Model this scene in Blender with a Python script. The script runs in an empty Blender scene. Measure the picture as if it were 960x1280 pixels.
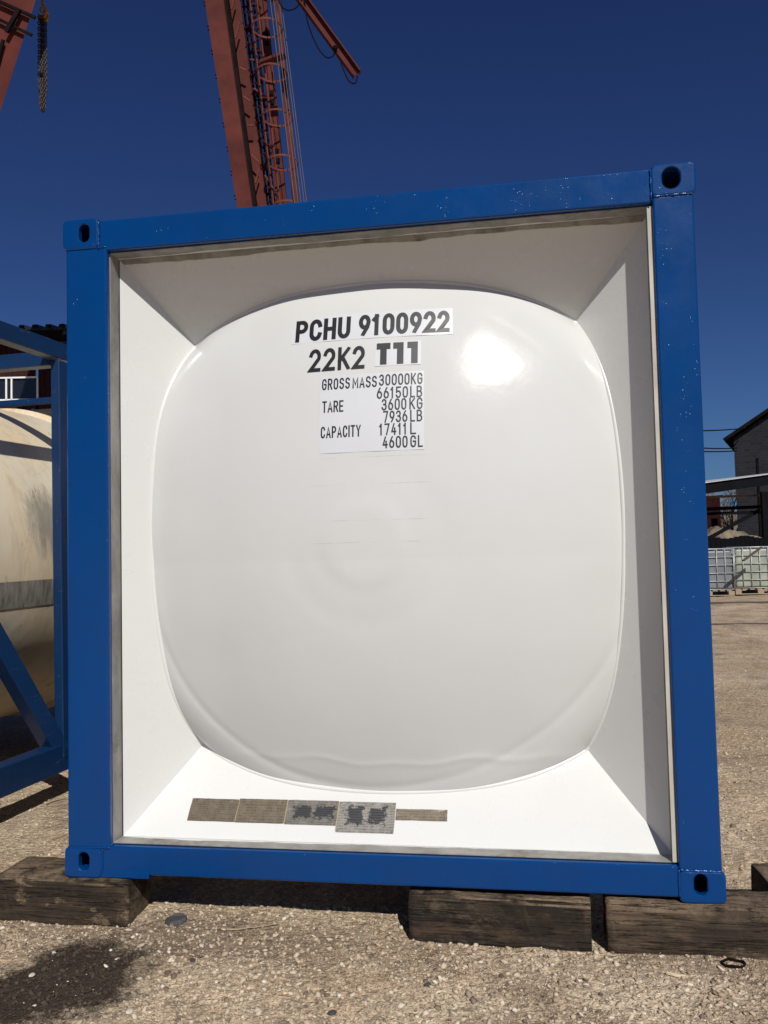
import bpy, bmesh, math, random
import numpy as np
from mathutils import Vector, Matrix
random.seed(7); rng = np.random.default_rng(7)
SC = bpy.context.scene
COL = SC.collection

# ------------------------------------------------------------------ camera
YAW, PITCH, ROLL = 0.16799953, 0.0532353894, -0.0228031834
CAM = Vector((1.82066223, -3.15512287, 1.20435683))
FWD = Vector((-math.sin(YAW)*math.cos(PITCH), math.cos(YAW)*math.cos(PITCH), math.sin(PITCH)))
r0 = Vector((math.cos(YAW), math.sin(YAW), 0)); u0 = r0.cross(FWD)
RGT = math.cos(ROLL)*r0 + math.sin(ROLL)*u0
UPV = -math.sin(ROLL)*r0 + math.cos(ROLL)*u0
cam = bpy.data.cameras.new('camera'); camo = bpy.data.objects.new('camera', cam); COL.objects.link(camo)
M = Matrix((RGT, UPV, -FWD)).transposed().to_4x4(); M.translation = CAM
camo.matrix_world = M
cam.sensor_fit = 'VERTICAL'; cam.sensor_height = 24.0; cam.lens = 24.0*1080/1280
cam.clip_start = 0.05; cam.clip_end = 5000
SC.camera = camo

# ------------------------------------------------------------------ sky, sun, exposure
SUN_EL, SUN_AZ = math.radians(39.5), math.radians(22)      # azimuth from -Y (towards the viewer) to +X
sdir = Vector((math.sin(SUN_AZ)*math.cos(SUN_EL), -math.cos(SUN_AZ)*math.cos(SUN_EL), math.sin(SUN_EL)))
w = bpy.data.worlds.new('World'); SC.world = w; w.use_nodes = True
nt = w.node_tree; nt.nodes.clear()
sky = nt.nodes.new('ShaderNodeTexSky'); sky.sky_type = 'NISHITA'; sky.sun_disc = False
sky.sun_elevation = SUN_EL; sky.sun_rotation = math.pi - SUN_AZ
sky.altitude = 300; sky.air_density = 1.0; sky.dust_density = 0.8; sky.ozone_density = 3.0
bg = nt.nodes.new('ShaderNodeBackground'); bg.inputs[1].default_value = 0.05
wo = nt.nodes.new('ShaderNodeOutputWorld')
tint = nt.nodes.new('ShaderNodeMix'); tint.data_type = 'RGBA'; tint.blend_type = 'MULTIPLY'; tint.inputs[0].default_value = 1.0
tint.inputs[7].default_value = (0.245, 0.345, 0.66, 1)
wtc = nt.nodes.new('ShaderNodeTexCoord'); wsp = nt.nodes.new('ShaderNodeSeparateXYZ'); wr = nt.nodes.new('ShaderNodeValToRGB')
nt.links.new(wtc.outputs['Generated'], wsp.inputs[0]); nt.links.new(wsp.outputs[2], wr.inputs[0])      # deeper blue with height above the horizon
el_ = wr.color_ramp.elements; el_[0].position = 0.0; el_[0].color = (0.34, 0.54, 0.86, 1); el_[1].position = 0.6; el_[1].color = (0.235, 0.325, 0.64, 1)
e2_ = el_.new(0.30); e2_.color = (0.262, 0.385, 0.70, 1)
nt.links.new(wr.outputs[0], tint.inputs[7])
nt.links.new(sky.outputs[0], tint.inputs[6]); nt.links.new(tint.outputs[2], bg.inputs[0]); nt.links.new(bg.outputs[0], wo.inputs[0])
sl = bpy.data.lights.new('sun', 'SUN'); sl.energy = 3.9; sl.angle = math.radians(0.53); sl.color = (1.0, 0.975, 0.915)
so = bpy.data.objects.new('sun', sl); COL.objects.link(so); so.location = sdir*20
so.rotation_euler = sdir.to_track_quat('Z', 'Y').to_euler()
vs = SC.view_settings; vs.view_transform = 'Standard'; vs.look = 'None'; vs.gamma = 1.0; vs.exposure = 0.2
vs.use_curve_mapping = False
SC.cycles.max_bounces = 6; SC.cycles.diffuse_bounces = 2

# ------------------------------------------------------------------ helpers
def at(u, v, D):
    """world point seen at photo pixel (u, v) at depth D along the view axis"""
    return CAM + (RGT*((u-480)/1080) - UPV*((v-640)/1080) + FWD)*D

def tag(o, label=None, cat=None, group=None, kind=None):
    if label: o['label'] = label
    if cat: o['category'] = cat
    if group: o['group'] = group
    if kind: o['kind'] = kind
    return o

def empty(name, loc=(0,0,0), rot=None):
    o = bpy.data.objects.new(name, None); COL.objects.link(o); o.location = loc
    o.empty_display_size = 0.1
    if rot is not None: o.rotation_euler = rot
    return o

def link(name, me, mat, parent=None, smooth=False):
    if mat is not None and not me.materials:
        me.materials.append(mat)
    o = bpy.data.objects.new(name, me); COL.objects.link(o)
    if parent is not None: o.parent = parent
    if smooth: me.polygons.foreach_set('use_smooth', [True]*len(me.polygons))
    return o

def obj(name, bm, mat, parent=None, smooth=False, bevel=0, seg=2):
    if bevel:
        bmesh.ops.remove_doubles(bm, verts=bm.verts, dist=1e-6)
        es = [e for e in bm.edges if len(e.link_faces) == 2 and e.calc_face_angle(0) > 0.6]
        bmesh.ops.bevel(bm, geom=es, offset=bevel, segments=seg, profile=0.5, affect='EDGES', clamp_overlap=True)
    bmesh.ops.recalc_face_normals(bm, faces=bm.faces)
    me = bpy.data.meshes.new(name); bm.to_mesh(me); bm.free()
    o = link(name, me, mat, parent, smooth)
    return o

def box(bm, x0, x1, y0, y1, z0, z1, mat=None):
    vs_ = [bm.verts.new((x, y, z)) for z in (z0, z1) for y in (y0, y1) for x in (x0, x1)]
    if mat is not None:
        for v in vs_: v.co = mat @ v.co
    for f in ((0,2,3,1),(4,5,7,6),(0,1,5,4),(2,6,7,3),(0,4,6,2),(1,3,7,5)):
        bm.faces.new([vs_[i] for i in f])
    return vs_

def bar(bm, a, b, wd, ht, up=Vector((0,0,1)), w2=None, h2=None):
    """rectangular bar from a to b, wd across, ht along 'up'"""
    a = Vector(a); b = Vector(b); d = (b-a).normalized()
    s = d.cross(up)
    if s.length < 1e-4: s = d.cross(Vector((0,1,0)))
    s.normalize(); t = s.cross(d).normalized()
    w2 = wd if w2 is None else w2; h2 = ht if h2 is None else h2
    vs_ = []
    for p, ww, hh in ((a, wd, ht), (b, w2, h2)):
        for i, j in ((-1,-1),(1,-1),(1,1),(-1,1)):
            vs_.append(bm.verts.new(p + s*ww/2*i + t*hh/2*j))
    bm.faces.new(vs_[3::-1]); bm.faces.new(vs_[4:])
    for k in range(4):
        bm.faces.new((vs_[k], vs_[(k+1)%4], vs_[4+(k+1)%4], vs_[4+k]))

def tube(bm, pts, r, n=6, closed=False, cap=True):
    pts = [Vector(p) for p in pts]; rings = []; N = len(pts)
    prev = None
    for i, p in enumerate(pts):
        if closed: d = pts[(i+1)%N]-pts[i-1]
        else: d = pts[min(i+1,N-1)]-pts[max(i-1,0)]
        d.normalize()
        if prev is None:
            s = d.cross(Vector((0,0,1)))
            if s.length < 1e-3: s = d.cross(Vector((1,0,0)))
        else:
            s = prev - d*prev.dot(d)
        s.normalize(); prev = s; t = d.cross(s)
        rr = r[i] if hasattr(r, '__len__') else r
        rings.append([bm.verts.new(p + s*rr*math.cos(2*math.pi*k/n) + t*rr*math.sin(2*math.pi*k/n)) for k in range(n)])
    for i in range(N if closed else N-1):
        A, B = rings[i], rings[(i+1)%N]
        for k in range(n):
            bm.faces.new((A[k], A[(k+1)%n], B[(k+1)%n], B[k]))
    if cap and not closed:
        bm.faces.new(rings[0][::-1]); bm.faces.new(rings[-1])

def from_grid(P):
    """P: (ny, nx, 3) array -> mesh"""
    ny, nx, _ = P.shape
    me = bpy.data.meshes.new('grid')
    idx = np.arange(ny*nx).reshape(ny, nx)
    F = np.stack([idx[:-1,:-1], idx[:-1,1:], idx[1:,1:], idx[1:,:-1]], -1).reshape(-1, 4)
    me.vertices.add(ny*nx); me.vertices.foreach_set('co', P.reshape(-1).astype(np.float32))
    me.loops.add(F.size); me.loops.foreach_set('vertex_index', F.reshape(-1).astype(np.int32))
    me.polygons.add(len(F)); me.polygons.foreach_set('loop_start', np.arange(0, F.size, 4, dtype=np.int32))
    me.polygons.foreach_set('loop_total', np.full(len(F), 4, dtype=np.int32))
    me.update(calc_edges=True)
    return me

def vnoise(x, y, seed=0):
    """smooth value noise, numpy"""
    xi = np.floor(x).astype(int); yi = np.floor(y).astype(int); fx = x-xi; fy = y-yi
    fx = fx*fx*(3-2*fx); fy = fy*fy*(3-2*fy)
    def h(a, b):
        n = (a*374761393 + b*668265263 + seed*1442695041) & 0xffffffff
        n = ((n ^ (n >> 13))*1274126177) & 0xffffffff
        return ((n ^ (n >> 16)) & 0xffff)/65535.0
    return (h(xi,yi)*(1-fx)+h(xi+1,yi)*fx)*(1-fy) + (h(xi,yi+1)*(1-fx)+h(xi+1,yi+1)*fx)*fy

# ------------------------------------------------------------------ materials
class N:
    def __init__(s, name):
        s.m = bpy.data.materials.new(name); s.m.use_nodes = True
        s.t = s.m.node_tree; s.n = s.t.nodes; s.b = s.n['Principled BSDF']
        s.tc = s.n.new('ShaderNodeTexCoord')
    def L(s, a, b): s.t.links.new(a, b)
    def noise(s, scale, detail=4, rough=0.55, vec=None, dist=0, sx=None):
        t = s.n.new('ShaderNodeTexNoise'); t.inputs['Scale'].default_value = scale
        t.inputs['Detail'].default_value = detail; t.inputs['Roughness'].default_value = rough
        t.inputs['Distortion'].default_value = dist
        v = vec or s.tc.outputs['Object']
        if sx:
            mp = s.n.new('ShaderNodeMapping'); mp.inputs['Scale'].default_value = sx; s.L(v, mp.inputs[0]); v = mp.outputs[0]
        s.L(v, t.inputs['Vector']); return t.outputs['Fac']
    def vor(s, scale, feature='F1', out='Distance', vec=None, rand=1):
        t = s.n.new('ShaderNodeTexVoronoi'); t.feature = feature; t.inputs['Scale'].default_value = scale
        t.inputs['Randomness'].default_value = rand
        s.L(vec or s.tc.outputs['Object'], t.inputs['Vector']); return t.outputs[out]
    def ramp(s, fac, stops):
        r = s.n.new('ShaderNodeValToRGB'); s.L(fac, r.inputs[0]); e = r.color_ramp.elements
        while len(e) < len(stops): e.new(0.5)
        for k, (p, c) in enumerate(stops):
            e[k].position = p
            if not hasattr(c, '__len__'): c = (c, c, c)
            e[k].color = (*c, 1)
        return r.outputs[0]
    def mix(s, f, a, b, mode='MIX'):
        x = s.n.new('ShaderNodeMix'); x.data_type = 'RGBA'; x.blend_type = mode
        for k, v in ((0, f), (6, a), (7, b)):
            if isinstance(v, bpy.types.NodeSocket): s.L(v, x.inputs[k])
            elif hasattr(v, '__len__'): x.inputs[k].default_value = (*v, 1)
            else: x.inputs[k].default_value = v
        return x.outputs[2]
    def math(s, op, a, b=0.0, c=0.0, clamp=False):
        x = s.n.new('ShaderNodeMath'); x.operation = op; x.use_clamp = clamp
        for k, v in enumerate((a, b, c)):
            if isinstance(v, bpy.types.NodeSocket): s.L(v, x.inputs[k])
            else: x.inputs[k].default_value = v
        return x.outputs[0]
    def xyz(s, out='Object'):
        x = s.n.new('ShaderNodeSeparateXYZ'); s.L(s.tc.outputs[out], x.inputs[0]); return x.outputs
    def bump(s, h, strength=0.3, dist=0.01, prev=None):
        x = s.n.new('ShaderNodeBump'); x.inputs['Strength'].default_value = strength; x.inputs['Distance'].default_value = dist
        s.L(h, x.inputs['Height'])
        if prev: s.L(prev, x.inputs['Normal'])
        return x.outputs[0]
    def set(s, color=None, rough=None, metal=None, normal=None, spec=None, coat=None, coatr=None):
        for k, v in (('Base Color', color), ('Roughness', rough), ('Metallic', metal), ('Normal', normal),
                     ('Specular IOR Level', spec), ('Coat Weight', coat), ('Coat Roughness', coatr)):
            if v is None: continue
            if isinstance(v, bpy.types.NodeSocket): s.L(v, s.b.inputs[k])
            elif hasattr(v, '__len__'): s.b.inputs[k].default_value = (*v, 1)
            else: s.b.inputs[k].default_value = v
        return s.m

def step(n, v, lo, hi):
    return n.math('SMOOTH_MIN', n.math('MAXIMUM', n.math('DIVIDE', n.math('SUBTRACT', v, lo), hi-lo), 0.0), 1.0, 0.0)

def mat_blue(name, col, scuff, chips=0.0, rough=0.22):
    n = N(name)
    big = n.noise(2.2, 5, 0.6); fine = n.noise(260, 2, 0.5); mid = n.noise(28, 3, 0.5)
    c = n.mix(n.ramp(big, [(0.35, 0), (0.7, 1)]), col, tuple(k*0.82+0.002 for k in col))
    c = n.mix(n.math('MULTIPLY', n.ramp(n.noise(45, 6, 0.7), [(0.66, 0), (0.72, 1)]), scuff), c, (0.28, 0.32, 0.38))
    if chips:
        s1 = n.noise(4, 8, 0.75, sx=(1, 1, 9), dist=1.5)
        c = n.mix(n.math('MULTIPLY', n.ramp(s1, [(0.62, 0), (0.66, 1)]), chips), c, (0.12, 0.13, 0.15))
    r = n.ramp(n.noise(7, 4, 0.6), [(0.3, rough), (0.75, rough+0.12)])
    b = n.bump(fine, 0.10, 0.002); b = n.bump(mid, 0.12, 0.004, b)
    # dried paint spatter: small raised drops
    d = n.vor(85); dm = n.ramp(d, [(0.0, 1), (0.22, 0)])
    g = n.ramp(n.noise(9, 3, 0.6), [(0.52, 0), (0.66, 1)])
    b = n.bump(n.math('MULTIPLY', dm, g), 0.6, 0.003, b)
    sp = n.vor(150); sm = n.math('MULTIPLY', n.ramp(sp, [(0.0, 1), (0.16, 1), (0.20, 0)]), n.ramp(n.math('ADD', n.noise(3.3, 5, 0.75), n.math('MULTIPLY', n.math('MULTIPLY', step(n, n.xyz()[0], 1.3, 2.4), step(n, n.xyz()[2], 1.9, 2.5)), 0.13)), [(0.68, 0), (0.80, 1)]))
    c = n.mix(n.math('MULTIPLY', sm, 0.4), c, (0.35, 0.45, 0.60))
    return n.set(color=c, rough=r, normal=b, coat=0.12, coatr=0.12, spec=0.3)

BLUE = mat_blue('blue_gloss_paint', (0.0, 0.041, 0.172), 0.05, rough=0.15)
BLUE2 = mat_blue('worn_navy_paint', (0.002, 0.024, 0.085), 0.35, 0.8, 0.4)

STEEL_C = ((0.20, 0.185, 0.165), (0.31, 0.295, 0.27), (0.12, 0.10, 0.085))
def bare_colour(n):
    s = n.noise(14, 6, 0.65, sx=(1, 1, 0.35))
    c = n.mix(n.ramp(s, [(0.35, 0), (0.62, 1)]), STEEL_C[0], STEEL_C[1])
    return n.mix(n.ramp(n.noise(5, 6, 0.7), [(0.56, 0), (0.70, 1)]), c, STEEL_C[2])
def mat_bare():
    n = N('bare_steel_lip')
    return n.set(color=bare_colour(n), rough=n.ramp(n.noise(30, 3), [(0.3, 0.35), (0.7, 0.6)]), metal=0.35,
                 normal=n.bump(n.noise(60, 4), 0.25, 0.003))
BARE = mat_bare()
def mat_lip(name):
    """bare steel lip whose inner margin was caught by the white spray in a wavy line"""
    n = N(name); x = n.xyz()
    edge = n.math('ADD', x[1], n.math('MULTIPLY', n.math('SUBTRACT', n.noise(3.5, 4, 0.6), 0.5), 0.055))
    m = step(n, edge, 0.0885, 0.0905)
    c = n.mix(m, bare_colour(n), (0.65, 0.645, 0.622))
    return n.set(color=c, rough=n.mix(m, (0.5,)*3, (0.3,)*3), normal=n.bump(n.noise(60, 4), 0.2, 0.003))
LIPW = mat_lip('half_sprayed_steel_lip')
def mat_white(name, strip=None, col=(0.65, 0.645, 0.622), wav=0.0006):
    n = N(name)
    big = n.noise(1.6, 4, 0.5)
    c = n.mix(n.ramp(big, [(0.3, 0), (0.75, 1)]), col, tuple(k*0.955 for k in col))
    # dust freckles
    fr = n.ramp(n.noise(75, 5, 0.7), [(0.70, 0), (0.76, 1)])
    c = n.mix(n.math('MULTIPLY', fr, 0.12), c, (0.45, 0.42, 0.38))
    rgh = n.ramp(n.noise(5, 4, 0.6), [(0.3, 0.24), (0.8, 0.36)])
    if strip:
        x = n.xyz()
        edge = n.math('ADD', x[1], n.math('MULTIPLY', n.math('SUBTRACT', n.noise(3.0, 5, 0.6), 0.5), strip[1]))
        m = step(n, edge, strip[0]-0.001, strip[0]+0.001)
        c = n.mix(m, bare_colour(n), c)
    b = n.bump(n.noise(190, 2), 0.05, 0.002)
    b = n.bump(n.noise(4, 3, 0.5), 0.35, wav*10, b)
    return n.set(color=c, rough=rgh, normal=b, coat=0.3, coatr=0.1)
WHITE = mat_white('white_gloss_paint')
WHITE_R = mat_white('white_paint_with_bare_margin', strip=(0.104, 0.006))
WHITE_T = mat_white('white_paint_over_top', strip=(0.112, 0.03))
def mat_dish():
    n = N('white_paint_dished_end')
    c = n.mix(n.ramp(n.noise(1.4, 4), [(0.3, 0), (0.75, 1)]), (0.575, 0.577, 0.562), (0.545, 0.543, 0.528))
    fr = n.ramp(n.noise(60, 5, 0.7), [(0.70, 0), (0.77, 1)])
    c = n.mix(n.math('MULTIPLY', fr, 0.10), c, (0.45, 0.42, 0.38))
    # old horizontal sticker ghosts
    x = n.xyz()
    inx = n.math('MULTIPLY', step(n, x[0], 0.97, 1.02), n.math('SUBTRACT', 1.0, step(n, x[0], 1.42, 1.47)))
    tot = None
    for zz in (1.482, 1.345, 1.262, 1.585):
        q = n.math('ABSOLUTE', n.math('SUBTRACT', x[2], n.math('ADD', zz, n.math('MULTIPLY', n.noise(6, 2), 0.006))))
        q = n.math('SUBTRACT', 1.0, step(n, q, 0.0008, 0.0022)); tot = q if tot is None else n.math('MAXIMUM', tot, q)
    tot = n.math('MULTIPLY', n.math('MULTIPLY', tot, inx), n.ramp(n.noise(9, 4, 0.7), [(0.42, 0), (0.58, 0.35)]))
    c = n.mix(tot, c, (0.30, 0.29, 0.27))
    ln = n.noise(1.0, 3, 0.5, sx=(3, 0, 60))
    b = n.bump(n.noise(160, 3, 0.6), 0.10, 0.0010)
    b = n.bump(n.noise(3.2, 4, 0.55), 0.30, 0.009, b)
    b = n.bump(ln, 0.03, 0.002, b)
    return n.set(color=c, rough=n.ramp(n.noise(4, 4, 0.6), [(0.3, 0.13), (0.8, 0.19)]), normal=b, coat=0.0, coatr=0.06, spec=0.20)
DISH = mat_dish()
def simple(name, col, rough=0.6, var=0.25, scale=6, metal=0.0, bump=0.2, bs=40, bd=0.004, sx=None, spec=0.5):
    n = N(name); f = n.ramp(n.noise(scale, 6, 0.65, sx=sx), [(0.3, 0), (0.7, 1)])
    c = n.mix(f, tuple(k*(1-var) for k in col), tuple(min(1, k*(1+var)) for k in col))
    return n.set(color=c, rough=rough, metal=metal, spec=spec, normal=n.bump(n.noise(bs, 4, sx=sx), bump, bd))
INK = simple('black_vinyl_lettering', (0.012, 0.012, 0.014), 0.4, 0.1, 4, bump=0.03)
STICK = simple('white_vinyl_sticker', (0.575, 0.58, 0.60), 0.30, 0.02, 5, bump=0.12, bs=9, bd=0.003)
RED = simple('oxide_red_crane_paint', (0.085, 0.019, 0.015), 0.7, 0.35, 1.2, bump=0.2, bs=8, spec=0.12)
REDL = simple('faded_red_crane_paint', (0.115, 0.034, 0.027), 0.7, 0.3, 1.5, bump=0.1, bs=8, spec=0.15)
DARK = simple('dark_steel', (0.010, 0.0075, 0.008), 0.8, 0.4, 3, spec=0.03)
CHAINM = simple('dark_rusty_chain', (0.05, 0.035, 0.022), 0.45, 0.5, 20, metal=0.3)
YEL = simple('yellow_hook_paint', (0.42, 0.20, 0.03), 0.5, 0.35, 14)
CABLE = simple('black_cable', (0.008, 0.008, 0.010), 0.9, 0.2, 5, spec=0.02)
GALV = simple('galvanised_wire', (0.42, 0.43, 0.44), 0.45, 0.2, 8, metal=0.4)

def mat_timber(name, tone, dusty, seed):
    n = N(name)
    mp = n.n.new('ShaderNodeMapping'); mp.inputs['Location'].default_value = (seed*3.1, seed*1.7, seed); n.L(n.tc.outputs['Object'], mp.inputs[0]); V = mp.outputs[0]
    g = n.noise(3.0, 9, 0.72, vec=V, sx=(1.0, 11, 26), dist=0.8)
    c = n.ramp(g, [(0.28, tuple(k*0.4 for k in tone)), (0.46, tuple(k*0.6 for k in tone)), (0.60, tone), (0.76, tuple(k*1.5 for k in tone))])
    tar = n.ramp(n.noise(2.1, 7, 0.68, vec=V, sx=(1, 2, 3.2)), [(0.44, 0), (0.56, 1)])
    c = n.mix(n.math('MULTIPLY', tar, 0.7), c, (0.018, 0.014, 0.011))
    brn = n.ramp(n.noise(3.0, 6, 0.7, vec=V, sx=(1.5, 2, 4)), [(0.56, 0), (0.66, 1)])
    c = n.mix(n.math('MULTIPLY', brn, 0.4), c, (0.11, 0.066, 0.036))
    geo = n.n.new('ShaderNodeNewGeometry'); sp = n.n.new('ShaderNodeSeparateXYZ'); n.L(geo.outputs['True Normal'], sp.inputs[0])
    d1 = n.ramp(n.noise(6, 8, 0.8, vec=V), [(0.40, 0), (0.62, 1)])
    d2 = n.ramp(n.noise(4.5, 8, 0.78, vec=V, sx=(1, 1, 2.2)), [(0.55, 0), (0.63, 1)])
    up = n.math('MULTIPLY', d1, n.math('MULTIPLY', n.math('MAXIMUM', sp.outputs[2], 0.0), 0.9))
    endg = n.math('MULTIPLY', d1, n.math('MULTIPLY', n.math('MAXIMUM', sp.outputs[0], 0.0), 0.75))
    m = n.math('MAXIMUM', n.math('MAXIMUM', up, endg), n.math('MULTIPLY', d2, dusty))
    c = n.mix(m, c, (0.27, 0.195, 0.125))
    ck = n.ramp(n.noise(2.2, 5, 0.6, vec=V, sx=(0.7, 12, 26)), [(0.485, 1), (0.498, 0), (0.502, 0), (0.515, 1)])
    c = n.mix(1.0, c, n.mix(0.75, (1, 1, 1), ck), 'MULTIPLY')
    b = n.bump(g, 0.8, 0.008); b = n.bump(ck, 0.8, 0.006, b); b = n.bump(n.noise(70, 5, 0.7, vec=V), 0.5, 0.004, b)
    return n.set(color=c, rough=0.85, normal=b, spec=0.2)
TIM = mat_timber('creosoted_timber', (0.075, 0.052, 0.036), 0.75, 1)
TIMB = mat_timber('blackened_timber', (0.036, 0.028, 0.022), 0.25, 2)
TIM2 = mat_timber('dusty_brown_timber', (0.115, 0.080, 0.054), 0.45, 3)
PAL = simple('pale_pallet_wood', (0.30, 0.23, 0.16), 0.8, 0.35, 6, sx=(1, 8, 8))

def mat_ground():
    n = N('gravel_ground'); O = n.tc.outputs['Object']
    big = n.noise(0.7, 5, 0.6)
    c = n.mix(n.ramp(big, [(0.38, 0), (0.62, 1)]), (0.385, 0.292, 0.196), (0.50, 0.395, 0.28))
    c = n.mix(n.ramp(n.noise(1.1, 6, 0.7), [(0.46, 0), (0.62, 0.55)]), c, (0.33, 0.225, 0.135))
    c = n.mix(n.ramp(n.noise(2.3, 6, 0.65), [(0.48, 0), (0.66, 0.85)]), c, (0.25, 0.185, 0.130))
    # grit
    for sc_, amt in ((55, 0.55), (120, 0.5), (260, 0.4)):
        v = n.vor(sc_, out='Color'); bw = n.n.new('ShaderNodeRGBToBW'); n.L(v, bw.inputs[0])
        c = n.mix(amt, c, n.mix(1.0, c, n.ramp(bw.outputs[0], [(0.15, 0.5), (0.5, 0.98), (0.9, 1.6)]), 'MULTIPLY'))
    # oil-soaked patch at the front left, with a ragged outline of its own
    x = n.xyz()
    def patch(cx, cy, rx, ry, wob, soft):
        dx = n.math('DIVIDE', n.math('SUBTRACT', x[0], cx), rx); dy = n.math('DIVIDE', n.math('SUBTRACT', x[1], cy), ry)
        d = n.math('SQRT', n.math('ADD', n.math('MULTIPLY', dx, dx), n.math('MULTIPLY', dy, dy)))
        d = n.math('ADD', d, n.math('MULTIPLY', n.math('SUBTRACT', n.noise(3.6, 9, 0.74), 0.5), wob))
        return n.math('SUBTRACT', 1.0, step(n, d, 1-soft, 1+soft))
    p1 = patch(0.27, -0.46, 0.25, 0.30, 2.9, 0.25)
    p2 = patch(0.62, -0.10, 0.55, 0.17, 1.6, 0.5)
    c = n.mix(n.math('MULTIPLY', p2, 0.55), c, (0.085, 0.058, 0.04))
    c = n.mix(n.math('MULTIPLY', p1, 0.95), c, (0.022, 0.014, 0.010))
    h1 = n.vor(42, 'SMOOTH_F1'); h2 = n.vor(110); h3 = n.noise(9, 6, 0.7)
    b = n.bump(h1, 0.75, 0.012); b = n.bump(h2, 0.6, 0.006, b); b = n.bump(h3, 0.7, 0.03, b)
    return n.set(color=c, rough=n.mix(p1, (0.92,)*3, (0.6,)*3), normal=b, spec=0.25)
GRD = mat_ground()
def mat_pebbles():
    n = N('crushed_stone')
    geo = n.n.new('ShaderNodeNewGeometry')
    c = n.ramp(geo.outputs['Random Per Island'], [(0.0, (0.13, 0.10, 0.075)), (0.25, (0.34, 0.255, 0.175)), (0.7, (0.46, 0.37, 0.265)), (0.95, (0.54, 0.45, 0.34)), (1.0, (0.62, 0.56, 0.47))])
    x = n.xyz()
    dx = n.math('DIVIDE', n.math('SUBTRACT', x[0], 0.27), 0.25); dy = n.math('DIVIDE', n.math('SUBTRACT', x[1], -0.46), 0.30)
    d = n.math('ADD', n.math('SQRT', n.math('ADD', n.math('MULTIPLY', dx, dx), n.math('MULTIPLY', dy, dy))), n.math('MULTIPLY', n.math('SUBTRACT', n.noise(3.6, 7, 0.66), 0.5), 2.2))
    m = n.math('SUBTRACT', 1.0, step(n, d, 0.7, 1.3))
    m = n.math('MULTIPLY', m, n.math('LESS_THAN', geo.outputs['Random Per Island'], 0.985))
    c = n.mix(n.math('MULTIPLY', m, 0.92), c, (0.026, 0.017, 0.012))
    return n.set(color=c, rough=0.85, normal=n.bump(n.noise(160, 3), 0.3, 0.002), spec=0.3)
PEB = mat_pebbles()

# ------------------------------------------------------------------ ground
GZ = -0.17
def gz(x, y):
    x = np.asarray(x, float); y = np.asarray(y, float)
    t = np.clip((y-8)/9.0, 0, 1); t = t*t*(3-2*t)
    base = GZ + 0.25*t*np.clip((x+2)/4, 0, 1)
    t2 = np.clip((y-48)/30.0, 0, 1); base = base + 2.6*t2*t2*(3-2*t2)
    near = np.exp(-((np.maximum(np.abs(x-1.3)-1.6, 0))**2 + (np.maximum(np.abs(y-0.1)-0.7, 0))**2)*0.4)
    amp = 0.03*(1-near) + 0.006
    r = (vnoise(x*1.3, y*1.3, 1)-0.5)*2*amp + (vnoise(x*5, y*5, 2)-0.5)*0.010 + (vnoise(x*14, y*14, 3)-0.5)*0.008
    return base + r*np.clip(1.5-np.hypot(x, y)/200, 0, 1)
def axis(a, b, st, lim, g=1.10):
    core = list(np.arange(a, b, st)); lo = []; hi = []; s = st; v = core[0]
    while v > -lim: s *= g; v -= s; lo.append(v)
    s = st; v = core[-1]
    while v < lim: s *= g; v += s; hi.append(v)
    return np.array(lo[::-1]+core+hi)
xs = axis(-1.2, 4.0, 0.022, 1500); ys = axis(-0.95, 2.4, 0.018, 1500)
X, Y = np.meshgrid(xs, ys)
me = from_grid(np.stack([X, Y, gz(X, Y)], -1))
g = link('ground', me, GRD, None, True); tag(g, 'dusty beige gravel yard ground', 'ground', kind='structure')

def pebbles(n, region, smin, smax, name, label):
    ico = bmesh.new(); bmesh.ops.create_icosphere(ico, subdivisions=1, radius=1)
    V0 = np.array([v.co[:] for v in ico.verts]); F0 = np.array([[v.index for v in f.verts] for f in ico.faces]); ico.free()
    xa = []; ya = []
    for (x0, x1, y0, y1, m) in region:
        xa.append(rng.uniform(x0, x1, m)); ya.append(rng.uniform(y0, y1, m))
    xa = np.concatenate(xa); ya = np.concatenate(ya); n = len(xa)
    s = smin*(smax/smin)**(rng.random(n)**3.4)
    V = V0[None]*(1+rng.uniform(-0.28, 0.28, (n, len(V0), 1)))
    V = V*np.stack([rng.uniform(0.8, 1.5, n), rng.uniform(0.7, 1.1, n), rng.uniform(0.4, 0.8, n)], -1)[:, None]
    a = rng.uniform(0, 2*np.pi, n); ca, sa = np.cos(a)[:, None], np.sin(a)[:, None]
    x, y, z = V[..., 0], V[..., 1], V[..., 2]
    tl = rng.normal(0, 0.3, n)[:, None]; z = z + x*tl
    Vx = (x*ca - y*sa)*s[:, None]+xa[:, None]; Vy = (x*sa + y*ca)*s[:, None]+ya[:, None]
    Vz = z*s[:, None] + (gz(xa, ya)+s*0.25)[:, None]
    P = np.stack([Vx, Vy, Vz], -1).reshape(-1, 3)
    F = (F0[None] + (np.arange(n)*len(V0))[:, None, None]).reshape(-1, 3)
    me = bpy.data.meshes.new(name)
    me.vertices.add(len(P)); me.vertices.foreach_set('co', P.reshape(-1).astype(np.float32))
    me.loops.add(F.size); me.loops.foreach_set('vertex_index', F.reshape(-1).astype(np.int32))
    me.polygons.add(len(F)); me.polygons.foreach_set('loop_start', np.arange(0, F.size, 3, dtype=np.int32))
    me.polygons.foreach_set('loop_total', np.full(len(F), 3, dtype=np.int32)); me.update(calc_edges=True)
    o = link(name, me, PEB); tag(o, label, 'gravel', kind='stuff')
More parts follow.
